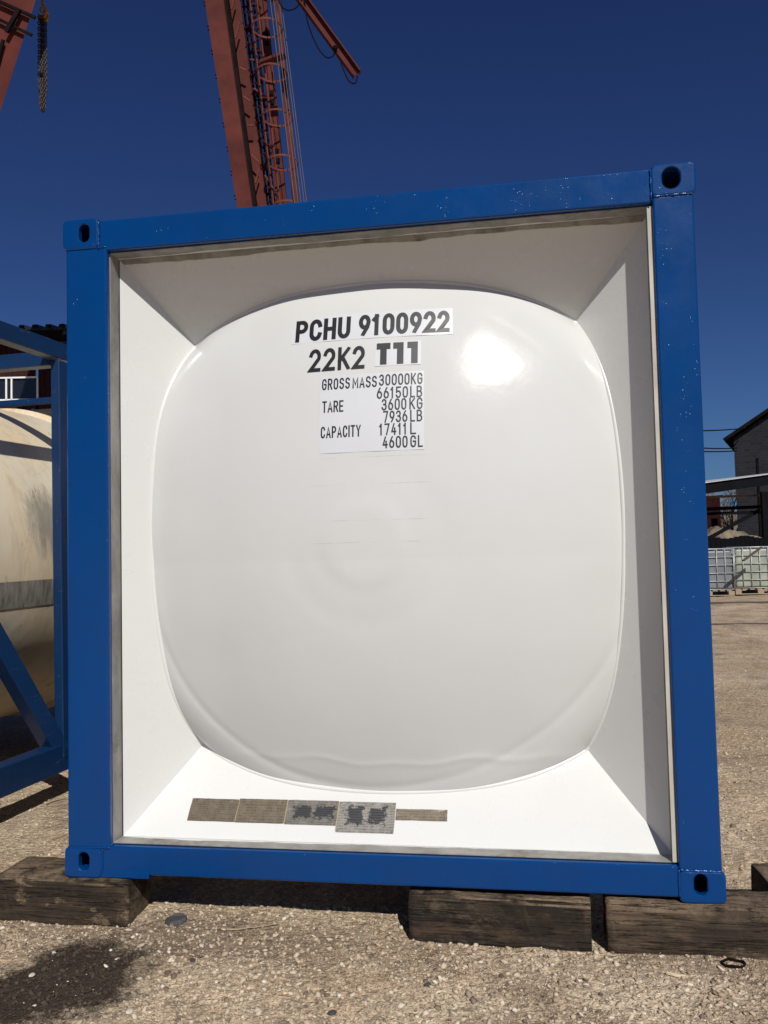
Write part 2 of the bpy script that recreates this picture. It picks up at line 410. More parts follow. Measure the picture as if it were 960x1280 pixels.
pebbles(0, [(-0.6, 3.0, -0.95, 0.25, 19000), (2.3, 4.2, 0.2, 3.5, 6500), (-1.4, 0.2, 0.1, 2.2, 3500), (2.4, 8, 3.0, 12, 3500), (-0.6, 3, -0.95, -0.1, 5000)], 0.0024, 0.0115,
        'gravel', 'loose crushed stone and grit scattered over the yard')

# ------------------------------------------------------------------ the tank container
W, H, LEN = 2.438, 2.591, 6.058
XL, XR, ZB, ZT = 0.190, 2.285, 0.126, 2.452       # the opening of the front frame
tc = empty('tank_container')
tag(tc, 'freshly painted blue framed tank container with white dished end, standing on timber blocks', 'tank container')

def stadium(cx, cz, hw, hh, n=40):
    """points on a vertical slot outline by angle"""
    out = []
    for k in range(n):
        a = 2*math.pi*k/n; c, s = math.cos(a), math.sin(a)
        # ray to slot made of a rectangle and two half discs
        hi = hh-hw
        t = hw/abs(c) if abs(c) > 1e-6 else 1e9
        if abs(t*s) > hi:
            sg = 1 if s > 0 else -1
            B = -sg*hi*s; t = -B + math.sqrt(max(B*B-(hi*hi-hw*hw), 0))
        out.append((cx+t*c, cz+t*s))
    return out
def rrect(x0, x1, z0, z1, cx, cz, r, n=40):
    out = []
    for k in range(n):
        a = 2*math.pi*k/n; c, s = math.cos(a), math.sin(a); t = 1e9
        if c > 1e-6: t = min(t, (x1-cx)/c)
        if c < -1e-6: t = min(t, (x0-cx)/c)
        if s > 1e-6: t = min(t, (z1-cz)/s)
        if s < -1e-6: t = min(t, (z0-cz)/s)
        x, z = cx+t*c, cz+t*s
        # pull the corners in
        mx = r-min(abs(x-x0), abs(x-x1)); mz = r-min(abs(z-z0), abs(z-z1))
        if mx > 0 and mz > 0:
            k2 = (math.hypot(mx, mz)-r)
            if k2 > 0:
                ox = 1 if abs(x-x1) < abs(x-x0) else -1; oz = 1 if abs(z-z1) < abs(z-z0) else -1
                x -= ox*k2*mx/math.hypot(mx, mz); z -= oz*k2*mz/math.hypot(mx, mz)
        out.append((x, z))
    return out
def casting(x0, x1, z0, z1, cx, cz, hw, hh, y0=-0.005, y1=0.175, flip=False):
    bm = bmesh.new(); n = 56; r = 0.018
    def ring(pts, y): return [bm.verts.new((p[0], (y if not flip else LEN-y), p[1])) for p in pts]
    inner = stadium(cx, cz, hw, hh, n); inner2 = stadium(cx, cz, hw-0.004, hh-0.004, n)
    o0 = ring(rrect(x0+0.007, x1-0.007, z0+0.007, z1-0.007, cx, cz, r, n), y0)
    o1 = ring(rrect(x0+0.002, x1-0.002, z0+0.002, z1-0.002, cx, cz, r, n), y0+0.002)
    o2 = ring(rrect(x0, x1, z0, z1, cx, cz, r, n), y0+0.007)
    o3 = ring(rrect(x0, x1, z0, z1, cx, cz, r, n), y1)
    i0 = ring(inner, y0); i1 = ring(inner2, y0+0.004); i2 = ring(inner2, y0+0.028)
    w0 = ring(rrect(x0+0.02, x1-0.02, z0+0.02, z1-0.02, cx, cz, r, n), y0+0.028)
    w1 = ring(rrect(x0+0.02, x1-0.02, z0+0.02, z1-0.02, cx, cz, r, n), y1-0.01)
    for A, B in ((i2,i1),(i1,i0),(i0,o0),(o0,o1),(o1,o2),(o2,o3),(w0,i2),(w1,w0)):
        for k in range(n): bm.faces.new((A[k], A[(k+1)%n], B[(k+1)%n], B[k]))
    bm.faces.new(o3[::-1]); bm.faces.new(w1)
    return bm
cast_specs = [(0.0, 0.155, 2.468, H, 0.092, 2.531, 0.027, 0.040), (2.283, W, 2.474, H, 2.353, 2.537, 0.035, 0.043),
              (0.0, 0.155, 0.0, 0.114, 0.080, 0.062, 0.026, 0.038), (2.284, W, 0.0, 0.110, 2.355, 0.064, 0.026, 0.039)]
for s in cast_specs:
    obj('corner_casting', casting(*s), BLUE, tc)
for s in cast_specs: obj('corner_casting', casting(*s, flip=True), BLUE, tc)
def partbox(name, x0, x1, y0, y1, z0, z1, m, parent=tc, bevel=0.008, seg=3):
    bm = bmesh.new(); box(bm, x0, x1, y0, y1, z0, z1); return obj(name, bm, m, parent, bevel=bevel, seg=seg)
for yy in (0.0, LEN-0.16):
    partbox('corner_post', 0.012, XL-0.003, yy, yy+0.15, 0.112, 2.470, BLUE)
    partbox('corner_post', XR+0.001, W-0.010, yy, yy+0.15, 0.108, 2.476, BLUE)
    partbox('top_rail', 0.153, 2.285, yy+0.001, yy+0.15, ZT+0.002, 2.579, BLUE)
    partbox('bottom_rail', 0.153, 2.286, yy+0.001, yy+0.15, 0.016, ZB-0.003, BLUE)
for x0 in (0.01, W-0.11):
    partbox('side_rail', x0, x0+0.10, 0.176, LEN-0.176, 2.48, 2.58, BLUE)
    partbox('side_rail', x0, x0+0.10, 0.176, LEN-0.176, 0.015, 0.135, BLUE)
# reinforcing plates at the bottom rail, welds
bm = bmesh.new(); box(bm, 0.150, 0.345, -0.002, 0.06, 0.004, 0.030)
obj('gusset_plate', bm, BLUE, tc, bevel=0.003)
def weld(a, b, r=0.0035):
    bm = bmesh.new(); a = Vector(a); b = Vector(b); n = int((b-a).length/0.007)+2
    tube(bm, [a+(b-a)*k/n + Vector((random.uniform(-1,1), random.uniform(-1,1), random.uniform(-1,1)))*0.0009 for k in range(n+1)],
         [r*random.uniform(0.75, 1.35) for _ in range(n+1)], 6)
    return obj('weld_bead', bm, BLUE, tc, smooth=True)
weld((0.156, -0.002, 2.462), (0.156, -0.002, 2.575)); weld((2.283, -0.002, 2.462), (2.283, -0.002, 2.575))
weld((0.015, 0.0, 2.469), (0.185, 0.0, 2.469), 0.004); weld((2.288, 0.0, 2.475), (2.425, 0.0, 2.475), 0.004)
weld((0.015, 0.0, 0.114), (0.188, 0.0, 0.116), 0.004); weld((2.288, 0.0, 0.110), (2.425, 0.0, 0.110), 0.005)
weld((0.156, 0.0, 0.02), (0.156, 0.0, 0.11)); weld((2.285, 0.0, 0.02), (2.285, 0.0, 0.11))
weld((0.188, 0.004, 0.125), (0.186, 0.03, 0.125), 0.007)

# steel lip lining the opening, from just behind the rail face to the foot of the panels
t = 0.003; lip0, lip1 = 0.026, 0.100
def quadplate(name, pts, m, th, parent=tc):
    """a plate through 4 points, thickened away from the viewer side"""
    P = [Vector(p) for p in pts]; nrm = (P[1]-P[0]).cross(P[3]-P[0]).normalized()
    bm = bmesh.new(); a = [bm.verts.new(p) for p in P]; b = [bm.verts.new(p+nrm*th) for p in P]
    bm.faces.new(a); bm.faces.new(b[::-1])
    for k in range(4): bm.faces.new((a[k], b[k], b[(k+1)%4], a[(k+1)%4]))
    return obj(name, bm, m, parent)
partbox('frame_lip', XL-t, XL, lip0, lip1, ZB+t, ZT-t, BARE, bevel=0)
partbox('frame_lip', XR-t, XR, lip0, lip1, ZB+t, ZT-t, BARE, bevel=0)
partbox('frame_lip', XL, XR-t, lip0, lip1+0.001, ZT-t, ZT, LIPW, bevel=0)
partbox('frame_lip', XL, XR-t, lip0, lip1+0.001, ZB, ZB+t, LIPW, bevel=0)

PRIM = simple('dusty_primer_flange', (0.42, 0.39, 0.34), 0.6, 0.2, 16, sx=(1, 1, 0.3))
partbox('front_flange', 2.2685, XR+0.0005, 0.018, 0.022, ZB+0.004, ZT-0.004, PRIM, bevel=0)
# the four sloping panels of the funnel, meeting on seams that run in to the dished end
CI = dict(xl=0.415, xr=2.020, zb=0.425, zt=2.135, y=0.37)
def inner(y, c0, c1): return c0 + (c1-c0)*(y-0.1)/(CI['y']-0.1)
yi = 0.52
xa, xb, za, zb_ = XL+t, XR-t, ZB+t, ZT-t
ia, ib, ic, id_ = inner(yi, xa, CI['xl']), inner(yi, xb, CI['xr']), inner(yi, za, CI['zb']), inner(yi, zb_, CI['zt'])
yo = lip1
quadplate('funnel_panel', [(xa,yo,za), (xa,yo,zb_), (ia,yi,id_), (ia,yi,ic)], WHITE, -0.002)
quadplate('funnel_panel', [(xb,yo,zb_), (xb,yo,za), (ib,yi,ic), (ib,yi,id_)], WHITE_R, -0.002)
quadplate('funnel_panel', [(xa,yo,zb_), (xb,yo,zb_), (ib,yi,id_), (ia,yi,id_)], WHITE_T, -0.002)
pb = quadplate('funnel_panel', [(xb,yo,za), (xa,yo,za), (ia,yi,ic), (ib,yi,ic)], WHITE, -0.002)

# dished end: crown, knuckle, cylinder
RC, RK, RT = 2.5, 0.29, 1.197
CX, CZ, YA = 1.219, 1.283, 0.034
st_ = (RT-RK)/(RC-RK); TH = math.asin(st_)
def prof(k, n1=170, n2=30):
    if k <= n1:
        th = TH*k/n1; return RC*math.sin(th), YA+RC*(1-math.cos(th))
    a = TH + (math.pi/2-TH)*(k-n1)/n2
    return (RT-RK)+RK*math.sin(a), YA+RC-(RC-RK)*math.cos(TH)-RK*math.cos(a)
def crown_y(x, z):
    r2 = (x-CX)**2+(z-CZ)**2
    y = YA+RC-math.sqrt(RC*RC-r2)
    return y + press(x, z)
def press(x, z):
    """shallow pressed disc near the centre of the dish and slight waviness"""
    d = math.hypot(x-1.205, z-1.262)
    b = -0.0052*(1/(1+math.exp((d-0.165)/0.016)))
    b += 0.0016*math.exp(-((d-0.30)/0.05)**2)
    b -= 0.034*max(z-1.2, 0)**1.0
    t_ = min(max((0.62-x)/0.35, 0), 1); b -= 0.018*t_*t_*(3-2*t_)
    if z < 0.62:      # creased fold that wanders along the lower knuckle
        z0 = 0.415+0.012*math.sin(8.5*x+0.4)+0.007*math.sin(21*x)+0.10*max(0, abs(x-1.2)-0.45)**1.5
        wx = 1/(1+math.exp(-(x-0.52)/0.05))*1/(1+math.exp((x-2.0)/0.05))
        q = (z-z0)
        b -= (0.0030*math.exp(-(q/0.012)**2) + 0.004*(1/(1+math.exp(q/0.02))))*wx*(0.45+0.55*math.exp(-((x-1.72)/0.25)**2))
    return b
SEG = 400; rings = []
NP = 200
P = np.zeros((NP+2, SEG+1, 3))
for k in range(NP+1):
    r, y = prof(k)
    for s in range(SEG+1):
        a = 2*math.pi*s/SEG; x, z = CX+r*math.cos(a), CZ+r*math.sin(a)
        yy = y + press(x, z)
        if k > 125:     # hand-hammered knuckle: a faint crease wandering along it
            q = min(1, (k-125)/45)
            yy += q*0.0035*math.sin(5*a+1.0)*math.sin(11*a) + q*0.0035*math.exp(-((r-(0.985+0.02*math.sin(3*a+2)))/0.018)**2)*(1 if math.sin(a) < 0.2 else 0.2)
        P[k, s] = (x, yy, z)
P[NP+1] = P[NP]; P[NP+1, :, 1] = 0.75
me = from_grid(P[:, ::-1])
link('dished_end', me, DISH, tc, True)
# painted sealant bead where the dish meets the funnel panels
def panel_y(x, z):
    q = min((x-xa)/(CI['xl']-xa), (xb-x)/(xb-CI['xr']), (z-za)/(CI['zb']-za), (zb_-z)/(zb_-CI['zt']))
    return 0.1+(CI['y']-0.1)*q
pr_r = np.array([prof(k)[0] for k in range(NP+1)]); pr_y = np.array([prof(k)[1] for k in range(NP+1)])
bp = []
for q in range(360):
    a = 2*math.pi*q/360; ca, sa = math.cos(a), math.sin(a); best = None
    lo, hi = 0.80, 1.19
    for k in range(40):
        r = (lo+hi)/2; x, z = CX+r*ca, CZ+r*sa
        if float(np.interp(r, pr_r, pr_y))+press(x, z) >= panel_y(x, z): hi = r
        else: lo = r
    best = (x, panel_y(x, z), z)
    if best: bp.append(best)
bm = bmesh.new(); tube(bm, [(p[0], p[1]+0.004, p[2]) for p in bp], [0.0120+0.0008*math.sin(i*0.13) for i in range(len(bp))], 8, closed=True)
obj('sealant_bead', bm, WHITE, tc, smooth=True)
# tank shell behind it
SH = simple('white_tank_cladding', (0.72, 0.71, 0.69), 0.4, 0.06, 2, bump=0.05)
bm = bmesh.new()
tube(bm, [(CX, 0.75, CZ), (CX, 5.3, CZ), (CX, 5.55, CZ), (CX, 5.75, CZ), (CX, 5.86, CZ)], [RT-0.001, RT-0.001, RT-0.06, RT-0.35, 0.2], 72)
obj('tank_shell', bm, SH, tc, smooth=True)

# ------------------------------------------------------------------ stroke lettering (own glyphs)
def arc(cx, cy, rx, ry, a0, a1, n=9):
    return [(cx+rx*math.cos(math.radians(a0+(a1-a0)*k/n)), cy+ry*math.sin(math.radians(a0+(a1-a0)*k/n))) for k in range(n+1)]
A_ = 0.30  # vertical radius of round corners in unit cell
def ring0(y0=0, y1=1, r=A_):
    return arc(.5, y1-r, .5, r, 0, 180) + arc(.5, y0+r, .5, r, 180, 360) + [(1, y1-r)]
G = {
 'P': [[(0,0),(0,1)] , [(0,1),(.5,1)] + arc(.5,.74,.5,.26,90,-90) + [(0,.48)]],
 'C': [arc(.5,1-A_,.5,A_,12,180) + arc(.5,A_,.5,A_,180,348)],
 'H': [[(0,0),(0,1)], [(1,0),(1,1)], [(0,.5),(1,.5)]],
 'U': [[(0,1),(0,A_)] + arc(.5,A_,.5,A_,180,360)[1:] + [(1,1)]],
 '0': [ring0()], 'O': [ring0()],
 '1': [[(.5,0),(.5,1)], [(.5,.97),(0,.80)]],
 'i': [[(.8,0),(.8,1)], [(.8,1),(0,1)]],
 '2': [arc(.5,.70,.5,.30,165,-25) + [(0,0),(1,0)]],
 '3': [arc(.48,.745,.46,.255,160,-70) + [(.40,.53)], [(.40,.53)] + arc(.48,.27,.52,.27,72,-165)],
 '4': [[(.55,1),(0,.26),(1,.26)], [(.74,.58),(.74,0)]],
 '5': [[(.95,1),(.08,1),(.04,.52)] + arc(.48,.31,.52,.31,128,-160)],
 '6': [arc(.5,.31,.5,.31,0,360,18), [(.02,.36),(.14,.60),(.62,1)]],
 '7': [[(0,1),(1,1),(.38,0)]],
 '9': [arc(.5,.69,.5,.31,0,360,18), [(.98,.64),(.86,.40),(.38,0)]],
 'K': [[(0,0),(0,1)], [(1,1),(.03,.40)], [(.32,.57),(1,0)]],
 'T': [[(0,1),(1,1)], [(.5,1),(.5,0)]],
 'G': [arc(.5,1-A_,.5,A_,14,180) + arc(.5,A_,.5,A_,180,360) + [(1,.5),(.55,.5)]],
 'R': [[(0,0),(0,1)], [(0,1),(.5,1)] + arc(.5,.75,.48,.25,90,-90) + [(0,.5)], [(.52,.5),(1,0)]],
 'S': [arc(.5,.74,.48,.26,20,215) + arc(.5,.27,.5,.27,40,-160)],
 'M': [[(0,0),(0,1),(.5,.30),(1,1),(1,0)]],
 'A': [[(0,0),(.5,1),(1,0)], [(.17,.28),(.83,.28)]],
 'L': [[(0,1),(0,0),(1,0)]],
 'B': [[(0,0),(0,1)], [(0,1),(.5,1)] + arc(.5,.765,.42,.235,90,-90) + [(0,.53)], [(.5,.53)] + arc(.5,.265,.5,.265,90,-90) + [(0,0)]],
 'E': [[(1,1),(0,1),(0,0),(1,0)], [(0,.5),(.85,.5)]],
 'I': [[(0,0),(0,1)]],
 'Y': [[(0,1),(.5,.45),(1,1)], [(.5,.45),(.5,0)]],
}
WID = {'1': .62, 'i': .62, 'I': 0.0, 'M': 1.25, 'T': .95, 'L': .8, 'E': .85, 'A': 1.08, 'Y': 1.05}
def lettering(text, x0, x1, z0, z1, tk, parent, slant=0.0, gap=0.26, name='lettering', drop=0.0, space=0.55, off=0.0028, tkv=1.0):
    """text between x0..x1, caps z0..z1, stroke tk; laid on the dish surface"""
    units = 0
    for ch in text:
        units += (space if ch == ' ' else WID.get(ch, 1.0) + gap)
    units -= gap
    hgt = z1-z0; ns = sum(1 for c in text if c != ' ')
    cw = (x1-x0 - ns*tk)/units
    bm = bmesh.new(); x = x0
    for ch in text:
        if ch == ' ': x += space*cw; continue
        wv = WID.get(ch, 1.0)*cw
        for line in G[ch]:
            pts = [Vector((x+tk/2+p[0]*wv, z0+tk/2+p[1]*(hgt-tk))) for p in line]
            q = [pts[0]]
            for p in pts[1:]:
                if (p-q[-1]).length > 1e-5: q.append(p)
            pts = q; n = len(pts)
            closed = (pts[0]-pts[-1]).length < 1e-4
            if closed: pts = pts[:-1]; n -= 1
            Lp = []; Rp = []
            for i in range(n):
                a = pts[i-1] if (i > 0 or closed) else None
                b = pts[(i+1) % n] if (i < n-1 or closed) else None
                d1 = (pts[i]-a).normalized() if a is not None else None
                d2 = (b-pts[i]).normalized() if b is not None else None
                if d1 is None: d1 = d2
                if d2 is None: d2 = d1
                n1 = Vector((-d1.y, d1.x)); n2 = Vector((-d2.y, d2.x)); m = n1+n2
                if m.length < 0.3: m = n1*1.0; k = 1
                else: m.normalize(); k = min(1/max(m.dot(n1), 0.2), 2.2)
                pc = pts[i].copy()
                if not closed:   # square ends reach the cell edge
                    if i == 0: pc -= d2*tk/2
                    if i == n-1: pc += d1*tk/2
                Lp.append(pc+m*k*tk/2); Rp.append(pc-m*k*tk/2)
            def V(p):
                xx = p.x; zz = min(max(p.y, z0), z1)
                zz += drop*(xx-x0)
                return bm.verts.new((xx, crown_y(xx, zz)-off, zz))
            LV = [V(p) for p in Lp]; RV = [V(p) for p in Rp]
            for i in range(n if closed else n-1):
                j = (i+1) % n
                try: bm.faces.new((LV[i], RV[i], RV[j], LV[j]))
                except ValueError: pass
        x += wv + tk + gap*cw
    # hair thickness so that the vinyl is a solid film
    for f in list(bm.faces):
        f.normal_update()
        if f.normal.y > 0: f.normal_flip()
    o = obj(name, bm, INK, parent)
    return o
def sticker(x0, x1, z0, z1, off=0.0012, drop=0.0):
    nx = 28; nz = 14; P = np.zeros((nz+1, nx+1, 3))
    for j in range(nz+1):
        for i in range(nx+1):
            x = x0+(x1-x0)*i/nx; z = z0+(z1-z0)*j/nz + drop*(x-x0)
            wob = 0.0006*math.sin(37*x+3*z) if j in (0,) else 0
            P[j, i] = (x, crown_y(x, z)-off-wob, z)
    return link('sticker', from_grid(P), STICK, tc, True)
dr = 0.010
s1 = sticker(0.900, 1.546, 2.064, 2.178)
lettering('PCHU', 0.916, 1.144, 2.071, 2.165, 0.0172, s1, gap=0.20)
lettering('9100922', 1.177, 1.534, 2.075, 2.167, 0.0165, s1, gap=0.20)
lettering('22K2', 0.980, 1.206, 1.939, 2.034, 0.0145, tc, gap=0.30)
s2 = sticker(1.246, 1.424, 1.944, 2.044)
lettering('Tii', 1.252, 1.416, 1.950, 2.039, 0.0255, s2, gap=0.36)
s3 = sticker(1.030, 1.436, 1.608, 1.918)
def row(t, x0, x1, zb, h=0.0455, tk=0.0054, **k): lettering(t, x0, x1, zb, zb+h, tk, s3, **k)
row('GROSS', 1.038, 1.150, 1.860, gap=0.34); row('MASS', 1.160, 1.256, 1.860, gap=0.30)
row('30000KG', 1.264, 1.431, 1.864, gap=0.34)
row('66150', 1.256, 1.376, 1.812, gap=0.36); row('LB', 1.384, 1.430, 1.812, gap=0.4)
row('TARE', 1.041, 1.126, 1.769, gap=0.26); row('3600', 1.275, 1.370, 1.765, gap=0.36); row('KG', 1.381, 1.431, 1.765, gap=0.4)
row('7936', 1.281, 1.374, 1.717, gap=0.34); row('LB', 1.384, 1.430, 1.717, gap=0.4)
row('CAPACITY', 1.037, 1.195, 1.668, gap=0.30); row('17411', 1.266, 1.372, 1.668, gap=0.40); row('L', 1.384, 1.406, 1.668)
row('4600', 1.279, 1.374, 1.618, gap=0.36); row('GL', 1.384, 1.431, 1.618, gap=0.4)

# data plates on the bottom panel
def mat_plate(name, base, lines, blot, seed):
    n = N(name); x = n.xyz()
    c = n.mix(n.ramp(n.noise(22, 6, 0.7), [(0.35, 0), (0.65, 1)]), base, tuple(k*1.5 for k in base))
    # engraved rows of small characters
    rowc = n.math('SINE', n.math('MULTIPLY', x[1], lines*6.2832))
    rowm = n.ramp(n.math('MULTIPLY_ADD', rowc, 0.5, 0.5), [(0.50, 0), (0.62, 1)])
    ch = n.ramp(n.noise(1.0, 2, 0.5, sx=(330, 26, 1)), [(0.47, 0), (0.53, 1)])
    words_ = n.ramp(n.noise(1.0, 2, 0.5, sx=(28, 60, 1)), [(0.42, 0), (0.46, 1)])
    txt = n.math('MULTIPLY', n.math('MULTIPLY', rowm, ch), words_)
    c = n.mix(n.math('MULTIPLY', txt, 0.6), c, (0.035, 0.032, 0.03))
    sc_ = n.ramp(n.noise(60, 6, 0.8, sx=(0.5, 1.6, 1)), [(0.52, 0), (0.62, 1)])
    c = n.mix(n.math('MULTIPLY', sc_, 0.35), c, (0.07, 0.062, 0.052))
    for (u0, u1, v0, v1) in blot:
        wob = n.math('MULTIPLY', n.math('SUBTRACT', n.noise(42, 9, 0.78, sx=(0.8, 1.3, 1)), 0.5), 0.12)
        ex_ = n.math('SUBTRACT', n.math('ABSOLUTE', n.math('SUBTRACT', x[0], (u0+u1)/2)), (u1-u0)/2)
        ey_ = n.math('SUBTRACT', n.math('ABSOLUTE', n.math('SUBTRACT', x[1], (v0+v1)/2)), (v1-v0)/2)
        dd_ = n.math('ADD', n.math('MAXIMUM', ex_, ey_), wob)
        mk = n.math('SUBTRACT', 1.0, step(n, dd_, -0.002, 0.002))
        inkc = n.mix(n.math('MULTIPLY', rowm, 0.35), (0.018, 0.020, 0.026), (0.13, 0.125, 0.12))
        c = n.mix(n.math('MULTIPLY', mk, 0.93), c, inkc)
    if blot:
        wh = n.ramp(n.noise(48, 7, 0.75, sx=(1, 1.6, 1)), [(0.63, 0), (0.66, 1)])
        c = n.mix(n.math('MULTIPLY', wh, 0.6), c, (0.46, 0.44, 0.41))
    return n.set(color=c, rough=0.45, metal=0.35, normal=n.bump(n.noise(60, 4), 0.2, 0.002))
kz = (CI['zb']-za)/(CI['y']-0.1)
ang = math.atan(kz); ca_, sa_ = math.cos(ang), math.sin(ang)
PM = [mat_plate('weathered_plate', (0.135, 0.11, 0.078), 105, (), 1), mat_plate('scratched_plate', (0.145, 0.117, 0.083), 85, (), 2),
      mat_plate('blotched_plate', (0.16, 0.145, 0.125), 120, ((0.03, 0.10, 0.028, 0.078), (0.115, 0.19, 0.03, 0.075)), 3), mat_plate('black_flaked_plate', (0.23, 0.215, 0.19), 95, ((0.035, 0.10, 0.035, 0.105), (0.125, 0.185, 0.035, 0.105)), 4),
      mat_plate('narrow_plate', (0.17, 0.14, 0.10), 90, (), 5)]
RIV = simple('dull_rivet', (0.16, 0.14, 0.12), 0.4, 0.3, 50, metal=0.5)
STRIPM = simple('brass_edge_strip', (0.42, 0.33, 0.18), 0.5, 0.2, 30, metal=0.3)
plates = [(0.441, 0.637, 0.147, 0.210, 0), (0.640, 0.836, 0.146, 0.212, 1), (0.840, 1.044, 0.145, 0.212, 2), (1.048, 1.271, 0.128, 0.211, 3), (1.275, 1.472, 0.165, 0.195, 4)]
lab = ['weathered brown data plate with engraved rows, leftmost of the row', 'second brown engraved data plate from the left',
       'data plate blotched with dark tar, third from the left', 'large black flaked data plate, fourth from the left', 'narrow brown data plate at the right end of the row']
for (x0, x1, y0, y1, k) in plates:
    e = bpy.data.meshes.new('data_plate'); bm = bmesh.new()
    Lw = (y1-y0)/ca_; nxx = 10
    # slightly dog-eared sheet
    box(bm, 0, x1-x0, 0, Lw, 0, 0.0016)
    bmesh.ops.subdivide_edges(bm, edges=bm.edges, cuts=5, use_grid_fill=True)
    for v in bm.verts:
        ed = min(v.co.x, x1-x0-v.co.x, v.co.y, Lw-v.co.y)
        if ed < 0.001: v.co += Vector((random.uniform(-1, 1)*0.0012, random.uniform(-1, 1)*0.0012, abs(random.gauss(0, 0.0008))))
    o = obj('data_plate', bm, PM[k], tc)
    o['label'] = lab[k]
    o.location = (x0, y0, za+(y0-0.1)*kz+0.0015/ca_); o.rotation_euler = (ang, 0, 0)
    for (rx, ry) in ((0.006, 0.006), (x1-x0-0.006, 0.006), (0.006, Lw-0.006), (x1-x0-0.006, Lw-0.006)):
        bm = bmesh.new(); bmesh.ops.create_uvsphere(bm, u_segments=10, v_segments=6, radius=0.0038)
        for v in bm.verts: v.co.z *= 0.6; v.co += Vector((rx, ry, 0.0018))
        obj('rivet', bm, RIV, o, smooth=True)
    if k in (1, 2, 3):
        bm = bmesh.new(); box(bm, -0.0035, -0.0005, 0.004, Lw-0.004, 0.0, 0.0022); obj('edge_strip', bm, STRIPM, o)

# ------------------------------------------------------------------ timber blocks
def timber(name, x0, x1, y0, y1, z0, z1, m, label, rot=0.0, r=0.022, seed=1, skew=0.0, group='timber blocks under and beside the container'):
    random.seed(seed)
    L_, D_, Hh = x1-x0, y1-y0, z1-z0
    nx = max(int(L_/0.02), 4); prof_ = []
    def cor(cy, cz, a0): 
        return [(cy+r*math.cos(math.radians(a0+q*22.5)), cz+r*math.sin(math.radians(a0+q*22.5))) for q in range(5)]
    hy, hz = D_/2, Hh/2
    loop = cor(hy-r, hz-r, 0)+[(0, hz)]+cor(-hy+r, hz-r, 90)+[(-hy, hz*0.3), (-hy, -hz*0.3)]+cor(-hy+r, -hz+r, 180)+cor(hy-r, -hz+r, 270)+[(hy, 0)]
    bm = bmesh.new(); R_ = []
    for i in range(nx+1):
        xx = -L_/2+L_*i/nx; endf = 1-0.03*(i in (0, nx))
        ring_ = []
        for k, (a, b) in enumerate(loop):
            w1 = (vnoise(np.array(xx*6+k*0.0), np.array(k*0.9), seed)-0.5)*0.007 + (vnoise(np.array(xx*25), np.array(k*1.7), seed+5)-0.5)*0.003
            s = 1+float(w1)/max(hy, hz)*1.6
            ring_.append(bm.verts.new((xx + (skew*a if i in (nx,) else 0) + (random.uniform(-.003, .003) if i in (0, nx) else 0), a*s*endf, b*s*endf)))
        R_.append(ring_)
    m_ = len(loop)
    for i in range(nx):
        for k in range(m_): bm.faces.new((R_[i][k], R_[i][(k+1)%m_], R_[i+1][(k+1)%m_], R_[i+1][k]))
    bm.faces.new(R_[0][::-1]); bm.faces.new(R_[-1])
    o = obj(name, bm, m, None, smooth=False)
    for p in o.data.polygons: p.use_smooth = len(p.vertices) == 4
    o.location = ((x0+x1)/2, (y0+y1)/2, (z0+z1)/2); o.rotation_euler = (0, 0, rot)
    tag(o, label, 'timber block', group)
    return o
timber('timber_block', -0.285, 0.262, -0.018, 0.215, GZ-0.012, 0.0, TIM, 'dark stained timber block under the bottom left corner of the tank container', rot=0.0, seed=3, skew=-0.05)
timber('timber_block', 1.346, 1.985, -0.012, 0.215, GZ-0.015, -0.003, TIMB, 'black timber block under the middle of the bottom rail', rot=-0.035, seed=5)
timber('timber_block', 2.037, 2.86, -0.030, 0.165, GZ-0.02, 0.0, TIM2, 'brown rounded timber block under the bottom right corner, running out of frame', rot=0.0, seed=9, r=0.045)
timber('timber_block', 2.62, 3.1, 0.22, 0.44, GZ-0.02, 0.005, TIM, 'grey timber block lying behind the right corner block, mostly cropped', rot=0.05, seed=12)
# rear supports of the container
timber('timber_block', -0.1, 0.5, 5.86, 6.08, GZ-0.02, 0.0, TIM, 'timber block under the rear left corner of the tank container', seed=15)
timber('timber_block', 1.9, 2.6, 5.86, 6.08, GZ-0.02, 0.0, TIM, 'timber block under the rear right corner of the tank container', seed=17)
random.seed(11)

# ------------------------------------------------------------------ small things on the ground
def gzf(x, y): return float(gz(np.array(x), np.array(y)))
def stone(x, y, s, m, label, flat=0.5, seed=0):
    random.seed(seed); bm = bmesh.new(); bmesh.ops.create_icosphere(bm, subdivisions=2, radius=s)
    for v in bm.verts:
        v.co *= 1+0.22*(random.random()-0.5); v.co.z *= flat; v.co.x *= 1.25
    o = obj('stone', bm, m, None); o.location = (x, y, gzf(x, y)+s*flat*0.55); o.rotation_euler = (0, 0, random.random()*6)
    tag(o, label, 'stone', 'stray stones in front of the container')
DST = simple('dark_stone', (0.045, 0.042, 0.045), 0.8, 0.3, 30); RST = simple('reddish_stone', (0.13, 0.07, 0.05), 0.8, 0.3, 30)
WST = simple('pale_stone', (0.5, 0.45, 0.38), 0.8, 0.2, 30)
def ong(u, v, z=GZ):
    d = at(u, v, 1)-CAM; t = (z-CAM.z)/d.z; p = CAM+d*t; return p.x, p.y
